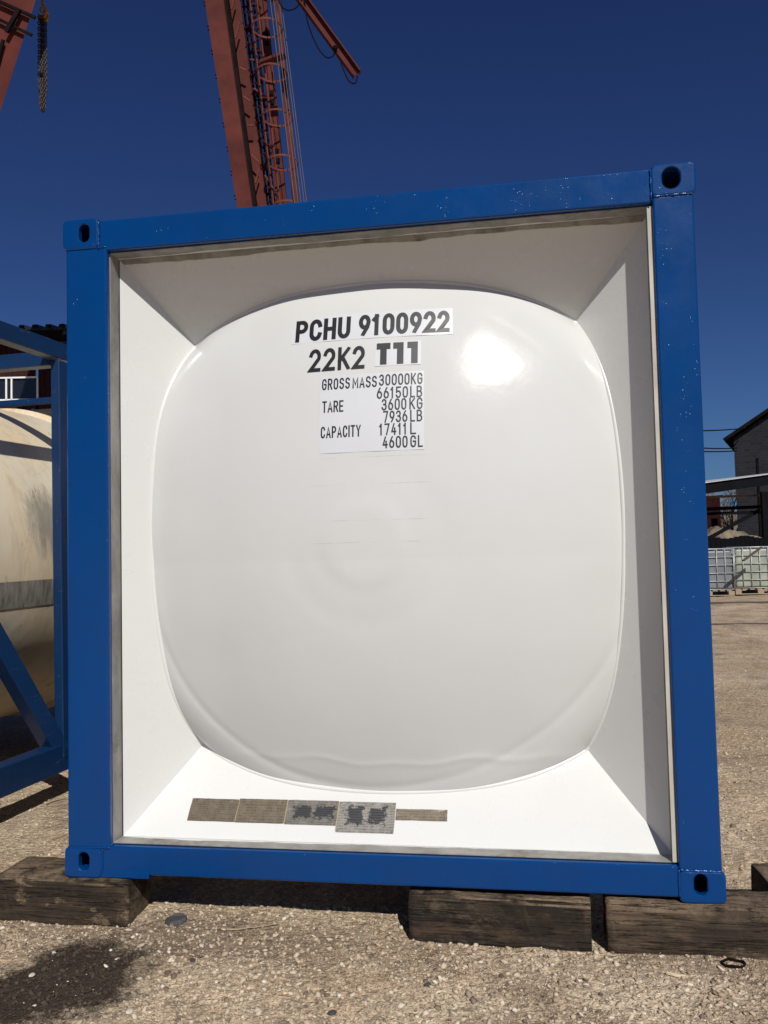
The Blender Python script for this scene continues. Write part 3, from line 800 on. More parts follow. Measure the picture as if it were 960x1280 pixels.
for (u, v, s, m, l, sd) in ((534, 1232, .011, DST, 'small dark stone on the gravel below the black timber block', 1), (241, 1201, .010, DST, 'small black stone left of centre on the gravel', 2),
        (415, 1268, .012, DST, 'dark bluish stone near the bottom edge of the picture', 3), (210, 1217, .010, RST, 'reddish stone among the gravel beside the oil stain', 4),
        (627, 1221, .009, RST, 'dark reddish stone below the middle timber block', 5), (162, 1268, .012, WST, 'pale stone lying on the rim of the oil stain', 6),
        (40, 1218, .011, WST, 'pale stone on the oil stain at the far left', 7), (252, 1184, .009, WST, 'pale pebble just right of the left timber block', 8)):
    x, y = ong(u, v); stone(x, y, s, m, l, seed=sd)
# dark flat disc
x, y = ong(220, 1154); bm = bmesh.new()
bmesh.ops.create_cone(bm, cap_ends=True, segments=28, radius1=0.044, radius2=0.040, depth=0.012)
for v in bm.verts: v.co += Vector((random.uniform(-1,1), random.uniform(-1,1), random.uniform(-1,1)))*0.0022
dsc = obj('rubber_disc', bm, simple('dusty_rubber', (0.06, 0.058, 0.06), 0.8, 0.4, 40), bevel=0.002)
dsc.location = (x, y, gzf(x, y)+0.006); dsc.rotation_euler = (0.05, -0.08, 0)
tag(dsc, 'flat dark disc lying on the gravel beside the left timber block', 'disc')
def twig(a, b, r, m, name, label, cat):
    x0, y0 = ong(*a); x1, y1 = ong(*b); bm = bmesh.new(); n = 9
    tube(bm, [(x0+(x1-x0)*k/n, y0+(y1-y0)*k/n+random.uniform(-1,1)*0.002, gzf(x0+(x1-x0)*k/n, y0+(y1-y0)*k/n)+r*1.3+random.uniform(0,1)*0.003) for k in range(n+1)], [r*(1-0.5*k/n) for k in range(n+1)], 6)
    tag(obj(name, bm, m, smooth=True), label, cat)
TW = simple('dry_twig', (0.30, 0.23, 0.15), 0.8, 0.3, 30); CHIP = simple('fresh_wood_chip', (0.62, 0.5, 0.34), 0.7, 0.15, 30)
twig((283, 1168), (348, 1159), 0.0035, TW, 'twig', 'thin dry twig on the ground right of the left timber block', 'twig')
twig((58, 1006), (84, 999), 0.006, TW, 'twig', 'bent dry twig on the gravel left of the blue frame', 'twig')
x, y = ong(845, 1222); bm = bmesh.new(); box(bm, -0.029, 0.029, -0.006, 0.006, -0.003, 0.003)
bmesh.ops.subdivide_edges(bm, edges=bm.edges, cuts=2, use_grid_fill=True)
for v in bm.verts:
    v.co.y *= 1-0.7*(abs(v.co.x)/0.029)**2; v.co += Vector((random.uniform(-1,1), random.uniform(-1,1), random.uniform(-1,1)))*0.0008
o = obj('wood_chip', bm, CHIP); o.location = (x, y, gzf(x, y)+0.007); o.rotation_euler = (0.1, 0.05, -0.22)
tag(o, 'pale fresh splinter of wood on the gravel below the right timber block', 'wood chip')
x, y = ong(917, 1209); bm = bmesh.new()
tube(bm, [(0.036*math.cos(2*math.pi*k/28), 0.026*math.sin(2*math.pi*k/28), 0.002*math.sin(k)) for k in range(28)], 0.0042, 6, closed=True)
o = obj('metal_ring', bm, DARK, smooth=True); o.location = (x, y, gzf(x, y)+0.007)
tag(o, 'dark oval metal ring on the gravel against the right timber block', 'metal ring')

# ------------------------------------------------------------------ the older tank container on the left
def mat_beige():
    n = N('weathered_beige_tank'); x = n.xyz()
    c = n.mix(n.ramp(n.noise(1.3, 6, 0.65), [(0.35, 0), (0.68, 1)]), (0.66, 0.52, 0.33), (0.66, 0.60, 0.49))
    st = n.noise(2.0, 6, 0.7, sx=(6, 6, 0.8))
    c = n.mix(n.ramp(st, [(0.50, 0), (0.72, 0.4)]), c, (0.40, 0.27, 0.15))
    sm = n.noise(3.2, 7, 0.72, sx=(2.2, 2.2, 1.0))
    c = n.mix(n.ramp(sm, [(0.60, 0), (0.68, 0.75)]), c, (0.15, 0.145, 0.135))
    dx = n.math('DIVIDE', n.math('SUBTRACT', x[0], 0.05), 0.22); dz = n.math('DIVIDE', n.math('SUBTRACT', x[2], 1.50), 0.22)
    d = n.math('ADD', n.math('ADD', n.math('MULTIPLY', dx, dx), n.math('MULTIPLY', dz, dz)), n.math('MULTIPLY', n.math('SUBTRACT', n.noise(3, 7, 0.75, sx=(7, 7, 1.2)), 0.5), 3.2))
    c = n.mix(n.math('MULTIPLY', n.math('SUBTRACT', 1.0, step(n, d, 0.2, 1.2)), 0.7), c, (0.17, 0.16, 0.145))
    return n.set(color=c, rough=0.5, normal=n.bump(n.noise(6, 5), 0.3, 0.01))
BEI = mat_beige()
Lv = -Vector((0.078, 0.997, 0.015)).normalized(); Wv = Vector((-0.997, 0.078, 0)).normalized(); Uv = Wv.cross(Lv)
Uv = Lv.cross(Wv) if Uv.z < 0 else Uv
nb = bpy.data.objects.new('tank_container', None); COL.objects.link(nb)
Mn = Matrix((Lv, -Wv, Uv)).transposed().to_4x4(); Mn.translation = Vector((-0.90, 1.72, -0.04)); nb.matrix_world = Mn
# local axes: x = along the container towards the viewer, y = across to the left, z = up
tag(nb, 'older navy framed tank container with weathered beige tank, left of the white one', 'tank container')
def nbar(name, a, b, wd, ht, m=None, bevel=0.006, up=(0,0,1)):
    bm = bmesh.new(); bar(bm, a, b, wd, ht, Vector(up)); return obj(name, bm, m or BLUE2, nb, bevel=bevel)
for yy in (0.035, 2.40):
    nbar('middle_post', (0.075, yy, 0.12), (0.075, yy, 2.47), 0.13, 0.06, up=(0,1,0))
nbar('cross_rail', (0.05, 0.10, 2.50), (0.05, 2.34, 2.50), 0.09, 0.09)
for xx in (-2.03, 3.83):
    nbar('corner_post', (xx, 0.07, 0.12), (xx, 0.07, 2.47), 0.13, 0.13, up=(1,0,0))
    nbar('corner_post', (xx, 2.37, 0.12), (xx, 2.37, 2.47), 0.13, 0.13, up=(1,0,0))
    for yy in (0.08, 2.36):
        for zz in (0.06, 2.53):
            bm = bmesh.new(); box(bm, xx-0.09, xx+0.09, yy-0.08, yy+0.08, zz-0.06, zz+0.06); obj('corner_casting', bm, BLUE2, nb, bevel=0.015)
    nbar('end_rail', (xx, 0.16, 2.51), (xx, 2.28, 2.51), 0.12, 0.10)
    nbar('end_rail', (xx, 0.16, 0.11), (xx, 2.28, 0.11), 0.12, 0.15)
for yy in (0.06, 2.38):
    nbar('side_rail', (-1.93, yy, 2.535), (3.74, yy, 2.535), 0.09, 0.10)
    nbar('side_rail', (-1.93, yy, 0.12), (3.74, yy, 0.12), 0.10, 0.16)
    for a, b in (((0.12, 0.15), (1.30, 2.10)), ((3.75, 0.15), (2.75, 2.10))):
        sg = 1 if yy < 1 else -1
        nbar('diagonal_brace', (a[0], yy, a[1]), (b[0], yy+0.25*sg, b[1]), 0.11, 0.10)
# mesh walkway on top
WALK = simple('walkway_grating', (0.20, 0.19, 0.17), 0.6, 0.3, 20)
bm = bmesh.new()
for k in range(9): bar(bm, (-1.95+k*0.045, 0.20, 2.50), (-1.95+k*0.045, 1.95, 2.50), 0.02, 0.03)
for k in range(5): bar(bm, (-1.96, 0.80+k*0.21, 2.505), (-1.55, 0.80+k*0.21, 2.505), 0.012, 0.03)
obj('walkway', bm, WALK, nb)
nbar('walkway_rail', (-1.50, 0.12, 2.565), (-1.50, 2.2, 2.565), 0.05, 0.05)
bm = bmesh.new(); prf = [(-1.95, 0.2), (-1.9, 0.6), (-1.8, 0.88), (-1.65, 1.02), (-1.45, 1.09), (-1.2, 1.10), (0.5, 1.10), (3.0, 1.10), (3.4, 1.05), (3.65, 0.85), (3.78, 0.4)]
tube(bm, [(p[0], 1.22, 1.27) for p in prf], [p[1] for p in prf], 96)
obj('tank_shell', bm, BEI, nb, smooth=True)
for xx in (0.66, -0.9, 2.4):
    bm = bmesh.new(); tube(bm, [(xx-0.035, 1.22, 1.27), (xx-0.03, 1.22, 1.27), (xx+0.03, 1.22, 1.27), (xx+0.035, 1.22, 1.27)], [1.10, 1.135, 1.135, 1.10], 96)
    obj('stiffening_ring', bm, simple('dark_ring_paint', (0.05, 0.05, 0.052), 0.5) if xx > 0 and xx < 1 else BEI, nb, smooth=False)
for xx in (-1.4, 0.9, 3.2):
    bm = bmesh.new(); bar(bm, (xx, 0.10, 0.24), (xx, 2.3, 0.24), 0.10, 0.10); bar(bm, (xx, 0.5, 0.25), (xx, 0.75, 0.62), 0.08, 0.08); bar(bm, (xx, 1.95, 0.25), (xx, 1.7, 0.62), 0.08, 0.08)
    obj('saddle', bm, BLUE2, nb)

bm = bmesh.new(); ra = 1.1035; V_ = []  # shadow along the tank side, put in as a thin streaked grey strip
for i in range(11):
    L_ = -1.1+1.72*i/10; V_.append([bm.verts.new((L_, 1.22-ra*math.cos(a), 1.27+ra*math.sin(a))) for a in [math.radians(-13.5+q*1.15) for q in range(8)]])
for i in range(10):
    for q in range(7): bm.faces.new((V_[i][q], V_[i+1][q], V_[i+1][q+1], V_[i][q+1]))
o = obj('shadow_band', bm, simple('streaked_grey_band', (0.21, 0.195, 0.165), 0.6, 0.65, 6, sx=(6, 6, 0.5)), nb, smooth=True)
for c_ in nb.children:      # built with y to the left; the parent frame has y to the right
    for v_ in c_.data.vertices: v_.co.y *= -1
    c_.data.flip_normals()

# ------------------------------------------------------------------ red corrugated building behind the left container
def corr_sheet(bm, o, ex, ez, L_, H_, pitch, depth, nrm):
    """corrugated sheet: origin o, ex along, ez up, waves along nrm"""
    n = int(L_/pitch)
    prof_ = []
    for k in range(n):
        for f, d in ((0, 0), (0.35, 0), (0.5, 1), (0.85, 1)):
            prof_.append(((k+f)*pitch, d*depth))
    A = [bm.verts.new(o+ex*s+nrm*d) for s, d in prof_]; B = [bm.verts.new(o+ex*s+nrm*d+ez*H_) for s, d in prof_]
    A2 = [bm.verts.new(o+ex*s+nrm*(d-0.01)) for s, d in prof_]; B2 = [bm.verts.new(o+ex*s+nrm*(d-0.01)+ez*H_) for s, d in prof_]
    for i in range(len(A)-1):
        bm.faces.new((A[i], A[i+1], B[i+1], B[i])); bm.faces.new((A2[i+1], A2[i], B2[i], B2[i+1]))
        bm.faces.new((A[i], A2[i], A2[i+1], A[i+1])); bm.faces.new((B[i+1], B2[i+1], B2[i], B[i]))
pL, pR = at(-120, 418, 28), at(150, 418, 28)
ex = Vector((pR.x-pL.x, pR.y-pL.y, 0)); LB = ex.length; ex.normalize(); nr = Vector((ex.y, -ex.x, 0))
rbz = gzf(pL.x, pL.y)-0.1
rb = empty('warehouse', (pL.x, pL.y, rbz)); tag(rb, 'dark red corrugated warehouse with white framed window behind the old tank', 'building')
zt_ = pL.z-0.40-rbz
MAR = simple('maroon_corrugated_sheet', (0.034, 0.010, 0.010), 0.6, 0.2, 1.5, spec=0.15)
BLK = simple('black_corrugated_roof', (0.03, 0.028, 0.03), 0.5, 0.2, 2)
wl = at(-14, 474, 28); wr = at(49, 474, 28)
w0 = (wl-pL).dot(ex); w1 = (wr-pL).dot(ex); wz1 = wl.z-rbz; wz0 = at(20, 501, 28).z-rbz
bm = bmesh.new()
for (s0, s1_, z0, z1) in ((0, w0, 0, zt_), (w1, LB, 0, zt_), (w0, w1, 0, wz0), (w0, w1, wz1, zt_)):
    corr_sheet(bm, ex*s0+Vector((0,0,z0)), ex, Vector((0,0,1)), s1_-s0, z1-z0, 0.20, 0.035, nr)
obj('wall', bm, MAR, rb)
bm = bmesh.new()
for s0, d in ((0, 9), (LB-0.1, 9)):
    bar(bm, ex*s0-nr*0.05+Vector((0,0,zt_/2)), ex*s0-nr*d+Vector((0,0,zt_/2)), 0.1, zt_)
bar(bm, -nr*9+Vector((0,0,zt_/2)), ex*LB-nr*9+Vector((0,0,zt_/2)), 0.1, zt_)
obj('wall', bm, MAR, rb)
bm = bmesh.new(); corr_sheet(bm, -ex*0.3+nr*0.9+Vector((0,0,zt_+0.1)), ex, (-nr*1.0+Vector((0,0,0.16))), LB+0.6, 10, 0.42, 0.0, nr)
# roof waves must rise, so lift alternate ribs
bm.free(); bm = bmesh.new()
dn = (-nr+Vector((0,0,0.14))).normalized(); un = Vector((0,0,1))
corr_sheet(bm, -ex*0.3+nr*0.9+Vector((0,0,zt_+0.22)), ex, dn, LB+0.6, 10.2, 0.42, 0.16, un)
obj('roof', bm, BLK, rb)
bm = bmesh.new(); bar(bm, nr*0.45+Vector((0,0,zt_+0.12)), ex*LB+nr*0.45+Vector((0,0,zt_+0.12)), 0.85, 0.16); obj('eave', bm, DARK, rb)
WF = simple('white_window_frame', (0.75, 0.75, 0.75), 0.5, 0.05); GLS = simple('dark_window_glass', (0.012, 0.014, 0.02), 0.08, 0.1, bump=0)
wn = empty('window_holder') if False else None
bm = bmesh.new(); mid = w0+(w1-w0)*0.46; fw = 0.05
for a, b in (((w0, wz0), (w0, wz1)), ((w1, wz0), (w1, wz1)), ((mid-0.12, wz0), (mid-0.12, wz1)), ((mid+0.05, wz0), (mid+0.05, wz1)), ((w0, wz0), (w1, wz0)), ((w0, wz1), (w1, wz1))):
    bar(bm, ex*a[0]+nr*0.06+Vector((0,0,a[1])), ex*b[0]+nr*0.06+Vector((0,0,b[1])), fw, fw, up=nr)
wf = obj('window', bm, WF, rb)
bm = bmesh.new(); bar(bm, ex*w0+Vector((0,0,(wz0+wz1)/2)), ex*w1+Vector((0,0,(wz0+wz1)/2)), 0.02, wz1-wz0); obj('pane', bm, GLS, wf)

# ------------------------------------------------------------------ right background
def onray(u, v, D): return at(u, v, D)
# crane rails across the yard
for k, (v, lbl) in enumerate(((751, 'far crane rail across the yard in front of the pallets'), (767, 'near crane rail across the yard, the one closer to the camera'))):
    yy = 16.2 if k == 0 else 12.3
    bm = bmesh.new(); zz = gzf(8, yy)+0.0
    box(bm, 2.9, 30, yy-0.035, yy+0.035, zz, zz+0.035); box(bm, 2.9, 30, yy-0.06, yy+0.06, zz-0.06, zz)
    tag(obj('crane_rail', bm, simple('rusty_rail', (0.07, 0.045, 0.035), 0.6)), lbl, 'rail', 'crane rails on the yard')

# caged liquid totes on pallets
TOTE = simple('grey_translucent_plastic', (0.15, 0.16, 0.17), 0.4, 0.25, 2.5, bump=0.1); TOTE.node_tree.nodes['Principled BSDF'].inputs['Subsurface Weight'].default_value = 0.0
TOTE2 = simple('yellowed_translucent_plastic', (0.28, 0.30, 0.24), 0.4, 0.35, 2.0, bump=0.1)
def tote(loc, rz, m, label):
    t_ = empty('liquid_tote', loc, (0, 0, rz)); tag(t_, label, 'liquid tote', 'caged liquid totes standing on pallets')
    bm = bmesh.new(); box(bm, -0.57, 0.57, -0.47, 0.47, 0.17, 1.13)
    obj('tank', bm, m, t_, bevel=0.05, seg=3)
    bm = bmesh.new()
    for yy in (-0.5, 0.5):
        for k in range(7): tube(bm, [(-0.6+0.2*k, yy, 0.15), (-0.6+0.2*k, yy, 1.17)], 0.011, 5)
        for k in range(6): tube(bm, [(-0.6, yy, 0.16+k*0.20), (0.6, yy, 0.16+k*0.20)], 0.011, 5)
    for xx in (-0.6, 0.6):
        for k in range(1, 5): tube(bm, [(xx, -0.5+0.2*k, 0.15), (xx, -0.5+0.2*k, 1.17)], 0.011, 5)
        for k in range(6): tube(bm, [(xx, -0.5, 0.16+k*0.20), (xx, 0.5, 0.16+k*0.20)], 0.011, 5)
    for yy in (-0.2, 0.2): tube(bm, [(-0.6, yy, 1.17), (0.6, yy, 1.17)], 0.012, 5)
    obj('cage', bm, GALV, t_, smooth=True)
    bm = bmesh.new(); bmesh.ops.create_cone(bm, cap_ends=True, segments=16, radius1=0.11, radius2=0.11, depth=0.05, matrix=Matrix.Translation((0, 0, 1.155))); obj('cap', bm, DARK, t_)
    bm = bmesh.new()
    for k in range(7): box(bm, -0.6+k*0.17, -0.48+k*0.17, -0.5, 0.5, 0.115, 0.14)
    for xx in (-0.53, 0, 0.53): box(bm, xx-0.07, xx+0.07, -0.5, 0.5, 0.02, 0.115)
    box(bm, -0.6, 0.6, -0.5, -0.4, 0.0, 0.02); box(bm, -0.6, 0.6, 0.4, 0.5, 0.0, 0.02)
    obj('pallet', bm, PAL, t_)
rzT = 0.05
tR = at(918, 742, 21.4)
for k, (m, l) in enumerate(((TOTE, 'grey liquid tote in wire cage, left one beside the blue frame'), (TOTE2, 'yellowish liquid tote in wire cage with a plank leaning on it'), (TOTE, 'grey liquid tote in wire cage at the far right, next to the yellowish one'))):
    cx = tR.x + (-0.615 + 1.225*k)*math.cos(rzT); cy = tR.y+0.5+(-0.615+1.225*k)*math.sin(rzT)
    if k == 2: continue
    tote((cx, cy, gzf(cx, cy)+0.02), rzT, m, l)
bm = bmesh.new(); a = at(952, 684, 20.8); b = at(929, 701, 20.7); bar(bm, b, a, 0.10, 0.03, w2=0.1); a2 = at(927, 683, 20.85); 
tag(obj('plank', bm, simple('grey_brown_plank', (0.10, 0.075, 0.055), 0.8)), 'short brown plank hanging diagonally on the yellowish tote cage', 'plank')

# open shed with flat canopy
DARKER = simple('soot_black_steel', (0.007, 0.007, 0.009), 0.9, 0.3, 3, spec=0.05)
sh = empty('open_shed', (9.5, 33.6, gzf(9.5, 33.6))); tag(sh, 'open shed with a long dark canopy and pale roof edge on the right', 'shed')
sh_inv = -Vector(sh.location)
cL, cR = at(858, 606.5, 33), at(1010, 586, 36)
bm = bmesh.new()
dv = (cR-cL); fl = Vector((dv.x, dv.y, 0)).normalized(); bk = Vector((-fl.y, fl.x, 0))
bar(bm, cL+sh_inv-Vector((0,0,0.22)), cR+sh_inv-Vector((0,0,0.22)), 0.12, 0.42)
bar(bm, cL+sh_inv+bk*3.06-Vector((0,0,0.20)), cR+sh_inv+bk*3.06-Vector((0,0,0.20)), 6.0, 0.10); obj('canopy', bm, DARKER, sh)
bm = bmesh.new(); bar(bm, cL+sh_inv+bk*3.0, cR+sh_inv+bk*3.0, 6.3, 0.03); obj('roof', bm, simple('pale_roof_sheet', (0.45, 0.46, 0.48), 0.5), sh)
bm = bmesh.new(); bar(bm, at(868, 622, 34)+sh_inv, at(1010, 617, 37)+sh_inv, 0.10, 0.09); obj('tie_beam', bm, simple('rusty_beam', (0.16, 0.09, 0.06), 0.7), sh)
for (va, vb, hgt) in ((637, 631, 0.14), (643, 638, 0.12)):
    bm = bmesh.new(); bar(bm, at(868, va, 34.5)+sh_inv, at(1010, vb, 37.5)+sh_inv, 0.10, hgt); obj('tie_beam', bm, DARKER, sh)
bm = bmesh.new(); bar(bm, at(884, 674, 34.6)+sh_inv, at(956, 634, 36)+sh_inv, 0.12, 0.12); obj('diagonal_brace', bm, DARKER, sh)
for (u, D, wdt) in ((862, 34, 0.2), (956, 35.2, 0.30), (1004, 37, 0.2)):
    bm = bmesh.new(); p = at(u, 615, D); gq = gzf(p.x, p.y); bar(bm, Vector((p.x, p.y, gq-0.1))+sh_inv, p+sh_inv, wdt, wdt, up=Vector((0,1,0))); obj('post', bm, DARKER, sh)

# dark low fence behind the totes
fp0, fp1 = at(868, 672, 30), at(1010, 670, 33)
bm = bmesh.new(); gq = gzf(fp0.x, fp0.y)
for k in range(24):
    a = fp0.lerp(fp1, k/24); b = fp0.lerp(fp1, (k+0.93)/24); top = a.z+0.05*math.sin(k*7.1)
    bar(bm, Vector((a.x, a.y, (top+gq)/2-0.1)), Vector((b.x, b.y, (top+gq)/2-0.1)), 0.05, top-gq+0.2)
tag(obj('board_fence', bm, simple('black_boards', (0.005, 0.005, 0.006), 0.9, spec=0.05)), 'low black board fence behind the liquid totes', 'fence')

# dark two-storey building
db = at(917, 548, 45); zb0 = gzf(db.x, db.y)-0.2
d0 = empty('brick_building', (db.x, db.y, zb0), (0, 0, math.radians(-17))); tag(d0, 'dark grey brick building with sloping roof at the right edge', 'building')
BRK = N('dark_grey_brick'); br = BRK.n.new('ShaderNodeTexBrick'); br.inputs['Scale'].default_value = 1.6
br.inputs['Color1'].default_value = (0.017, 0.017, 0.021, 1); br.inputs['Color2'].default_value = (0.024, 0.024, 0.029, 1); br.inputs['Mortar'].default_value = (0.033, 0.033, 0.038, 1); br.inputs['Mortar Size'].default_value = 0.012
mpb = BRK.n.new('ShaderNodeMapping'); mpb.inputs['Rotation'].default_value = (math.radians(90), 0, 0); BRK.L(BRK.tc.outputs['Object'], mpb.inputs[0]); BRK.L(mpb.outputs[0], br.inputs['Vector'])
BRKM = BRK.set(color=br.outputs['Color'], rough=0.9, spec=0.1)
he = db.z-zb0; Wb = 8.0; zr = he+3.7
bm = bmesh.new()
def gable(y):
    return [bm.verts.new(p) for p in ((0, y, 0), (Wb, y, 0), (Wb, y, he+1.0), (Wb*0.72, y, zr), (0, y, he))]
A = gable(0); B = gable(11); bm.faces.new(A); bm.faces.new(B[::-1])
for k in range(5): bm.faces.new((A[k], B[k], B[(k+1)%5], A[(k+1)%5]))
obj('wall', bm, BRKM, d0)
bm = bmesh.new()
bar(bm, Vector((-0.45, 5.5, he-0.10)), Vector((Wb*0.72, 5.5, zr+0.10)), 12.0, 0.16); bar(bm, Vector((Wb*0.72, 5.5, zr+0.10)), Vector((Wb+0.4, 5.5, he+0.9)), 12.0, 0.16)
obj('roof', bm, DARK, d0)
bm = bmesh.new(); bar(bm, Vector((2.0, -0.52, he+1.42)), Vector((Wb*0.72, -0.52, zr+0.22)), 0.04, 0.08); obj('ridge_flashing', bm, simple('pale_flashing', (0.6, 0.6, 0.62), 0.4), d0)
bm = bmesh.new(); bar(bm, Vector((1.1, -0.03, 0.5)), Vector((1.1, -0.03, he-1.1)), 0.10, 0.06, up=Vector((0,1,0))); obj('drainpipe', bm, DARK, d0)
for wx, wz in ((2.9, 3.9), (4.9, 3.9), (2.9, 1.4), (4.9, 1.4)):
    bm = bmesh.new()
    for a, b in (((wx, wz), (wx+0.9, wz)), ((wx, wz+1.2), (wx+0.9, wz+1.2)), ((wx, wz), (wx, wz+1.2)), ((wx+0.9, wz), (wx+0.9, wz+1.2)), ((wx+.45, wz), (wx+.45, wz+1.2))):
        bar(bm, Vector((a[0], -0.03, a[1])), Vector((b[0], -0.03, b[1])), 0.06, 0.06, up=Vector((0,1,0)))
    f = obj('window', bm, DARK, d0); bm = bmesh.new(); box(bm, wx, wx+0.9, -0.02, -0.005, wz, wz+1.2); obj('pane', bm, GLS, f)

# red hut and clutter seen below the canopy
p = at(889, 648, 52); q = gzf(p.x, p.y)
hut = empty('red_hut', (p.x, p.y, q)); tag(hut, 'small faded red hut seen below the canopy', 'hut')
hh_ = at(889, 622, 52).z-q
bm = bmesh.new(); box(bm, -0.6, 0.55, 0, 2.0, 0, hh_); obj('wall', bm, simple('faded_red_boards', (0.50, 0.16, 0.10), 0.8, 0.4, 4), hut)
bm = bmesh.new(); bar(bm, Vector((-0.75, 1, hh_+0.02)), Vector((0.7, 1, hh_+0.1)), 2.3, 0.08); obj('roof', bm, simple('grey_hut_roof', (0.25, 0.24, 0.24), 0.7), hut)
bm = bmesh.new(); box(bm, 0.0, 0.35, -0.02, 0.0, 0.1, hh_*0.7); obj('door', bm, DARK, hut)

# sunlit heap of earth and rubble below the trees
def heap(cx, cy, rx, ry, h, label, seed):
    n = 60; a = np.linspace(-1, 1, n); Xh, Yh = np.meshgrid(a, a); d = np.clip(1-np.hypot(Xh, Yh), 0, 1)
    Z = h*np.sqrt(d)*(0.7+0.6*vnoise(Xh*4+seed, Yh*4, seed)) + (vnoise(Xh*14, Yh*14, seed)-0.5)*0.5*d
    Px, Py = cx+Xh*rx, cy+Yh*ry
    Z = Z + gz(Px, Py) - 0.15
    o = link('rubble_heap', from_grid(np.stack([Px, Py, Z], -1)), simple('pale_rubble', (0.15, 0.118, 0.085), 0.9, 0.7, 1.2, bump=0.8, bs=5, bd=0.3)); tag(o, label, 'rubble heap')
p = at(893, 668, 43); heap(p.x, p.y, 4.2, 3.2, 2.1, 'pale heap of rubble and earth behind the fence on the right', 4)

# bare trees
BARK = simple('bare_grey_bark', (0.13, 0.105, 0.085), 0.9, 0.3, 3); TWG = simple('bare_twigs', (0.17, 0.13, 0.105), 0.9, 0.3, 3)
def bare_tree(x, y, h, label, seed):
    random.seed(seed); z = gzf(x, y)
    t_ = empty('bare_tree', (x, y, z-0.1)); tag(t_, label, 'tree', 'leafless trees beyond the canopy')
    trunk = bmesh.new(); crown = bmesh.new()
    def grow(p, d, L_, r, lev):
        n = 4; pts = [p.copy()]
        for k in range(n):
            d = (d+Vector((random.gauss(0,1), random.gauss(0,1), random.gauss(0.25,0.6)))*0.10).normalized(); p = p+d*L_/n; pts.append(p.copy())
        tube(trunk if lev < 2 else crown, pts, [r*(1-0.45*k/n) for k in range(n+1)], 5 if lev < 2 else 3, cap=False)
        if lev >= 4: return
        for k in range(random.choice((3, 4, 5)) if lev else 7):
            q = pts[random.choice((2, 3, 4)) if lev else random.choice((1, 2, 3, 4))]
            az = random.random()*6.283; el = random.uniform(0.35, 0.9)
            side = Vector((math.cos(az), math.sin(az), 0)); nd = (d*math.cos(el)+side*math.sin(el)).normalized()
            grow(q, nd, L_*random.uniform(0.5, 0.72), r*0.5, lev+1)
    grow(Vector((0,0,0)), Vector((0,0,1)), h*0.45, h*0.017, 0)
    obj('trunk', trunk, BARK, t_); obj('crown', crown, TWG, t_)
for k, (u, vt, D, l) in enumerate(((889, 580, 62, 'leafless tree nearest the blue frame, beyond the canopy'), (903, 588, 70, 'small leafless tree between the other two beyond the canopy'), (914, 578, 58, 'leafless tree directly left of the dark brick building'), (878, 592, 66, 'leafless tree almost hidden by the blue corner post'))):
    p = at(u, 680, D); top = at(u, vt, D).z; bare_tree(p.x, p.y, (top-gzf(p.x, p.y))*1.05, l, 20+k)

# far scrub line
bm = bmesh.new(); random.seed(5)
for k in range(2600):
    ang_ = random.uniform(-0.95, 0.80); R_ = random.uniform(95, 120); x = CAM.x+R_*math.sin(ang_); y = CAM.y+R_*math.cos(ang_); z = gzf(x, y)
    hgt = random.uniform(1.2, 4.2); a = Vector((x, y, z)); 
    tip = a+Vector((random.gauss(0, 0.5), random.gauss(0, 0.5), hgt)); s = Vector((0.35, 0, 0)); s2 = Vector((0, 0.3, 0))
    v = [bm.verts.new(a-s), bm.verts.new(a+s), bm.verts.new(a+s2), bm.verts.new(tip)]
    for f in ((0,1,3),(1,2,3),(2,0,3)): bm.faces.new([v[i] for i in f])
tag(obj('scrub', bm, simple('brown_winter_scrub', (0.13, 0.10, 0.08), 0.9, 0.4, 0.3)), 'brown winter scrub far beyond the yard', 'scrub', kind='stuff')

# overhead wires to the dark building
for k, (a, b, l) in enumerate((((840, 538, 30), (932, 535, 44.3), 'topmost overhead wire reaching the brick building roof'), ((840, 557, 30), (921, 560, 44.7), 'middle overhead wire to the brick building wall'), ((840, 562, 30), (921, 563.5, 44.7), 'lowest overhead wire to the brick building wall'))):
    A_p, B_p = at(*a), at(*b); bm = bmesh.new(); n = 14
    tube(bm, [A_p.lerp(B_p, s/n)-Vector((0,0,0.06*4*(s/n)*(1-s/n))) for s in range(n+1)], 0.028, 5)
    tag(obj('overhead_wire', bm, CABLE), l, 'wire', 'overhead wires on the right')

# ------------------------------------------------------------------ gantry crane
cb = at(330, 700, 22); cz0 = gzf(cb.x, cb.y)
cr = empty('gantry_crane', (-4.3, 17.8, cz0)); tag(cr, 'tall rust red gantry crane with caged ladder behind the tank container', 'crane')
cinv = -Vector(cr.location)
def lean(u0_, v0_, u1_, v1_, D, z):
    """point at height z on the line seen from (u0,v0) to (u1,v1)"""
    a, b = at(u0_, v0_, D), at(u1_, v1_, D); t_ = (z-a.z)/(b.z-a.z); return a+(b-a)*t_
ZT_, ZB_ = 19.5, cz0+0.1
def column(name, uL0, uR0, uL1, uR1, D, dep, m=RED, zb=ZB_, minw=0.2, v1_=258):
    bm = bmesh.new(); dv_ = (FWD-Vector((0,0,FWD.z))).normalized()*dep; vsx = []
    for z in (zb, ZT_):
        l = lean(uL0, 0, uL1, v1_, D, z); r = lean(uR0, 0, uR1, v1_, D, z)
        if (r-l).length < minw or (r-l).dot(RGT) < 0: c = (l+r)/2; l = c-RGT*minw/2; r = c+RGT*minw/2
        vsx += [bm.verts.new(p+cinv) for p in (l, r, r+dv_, l+dv_)]
    for f in ((3,2,1,0),(4,5,6,7),(0,1,5,4),(1,2,6,5),(2,3,7,6),(3,0,4,7)): bm.faces.new([vsx[i] for i in f])
    return obj(name, bm, m, cr)
column('box_girder_leg', 256, 279, 297, 314.5, 22, 0.45)
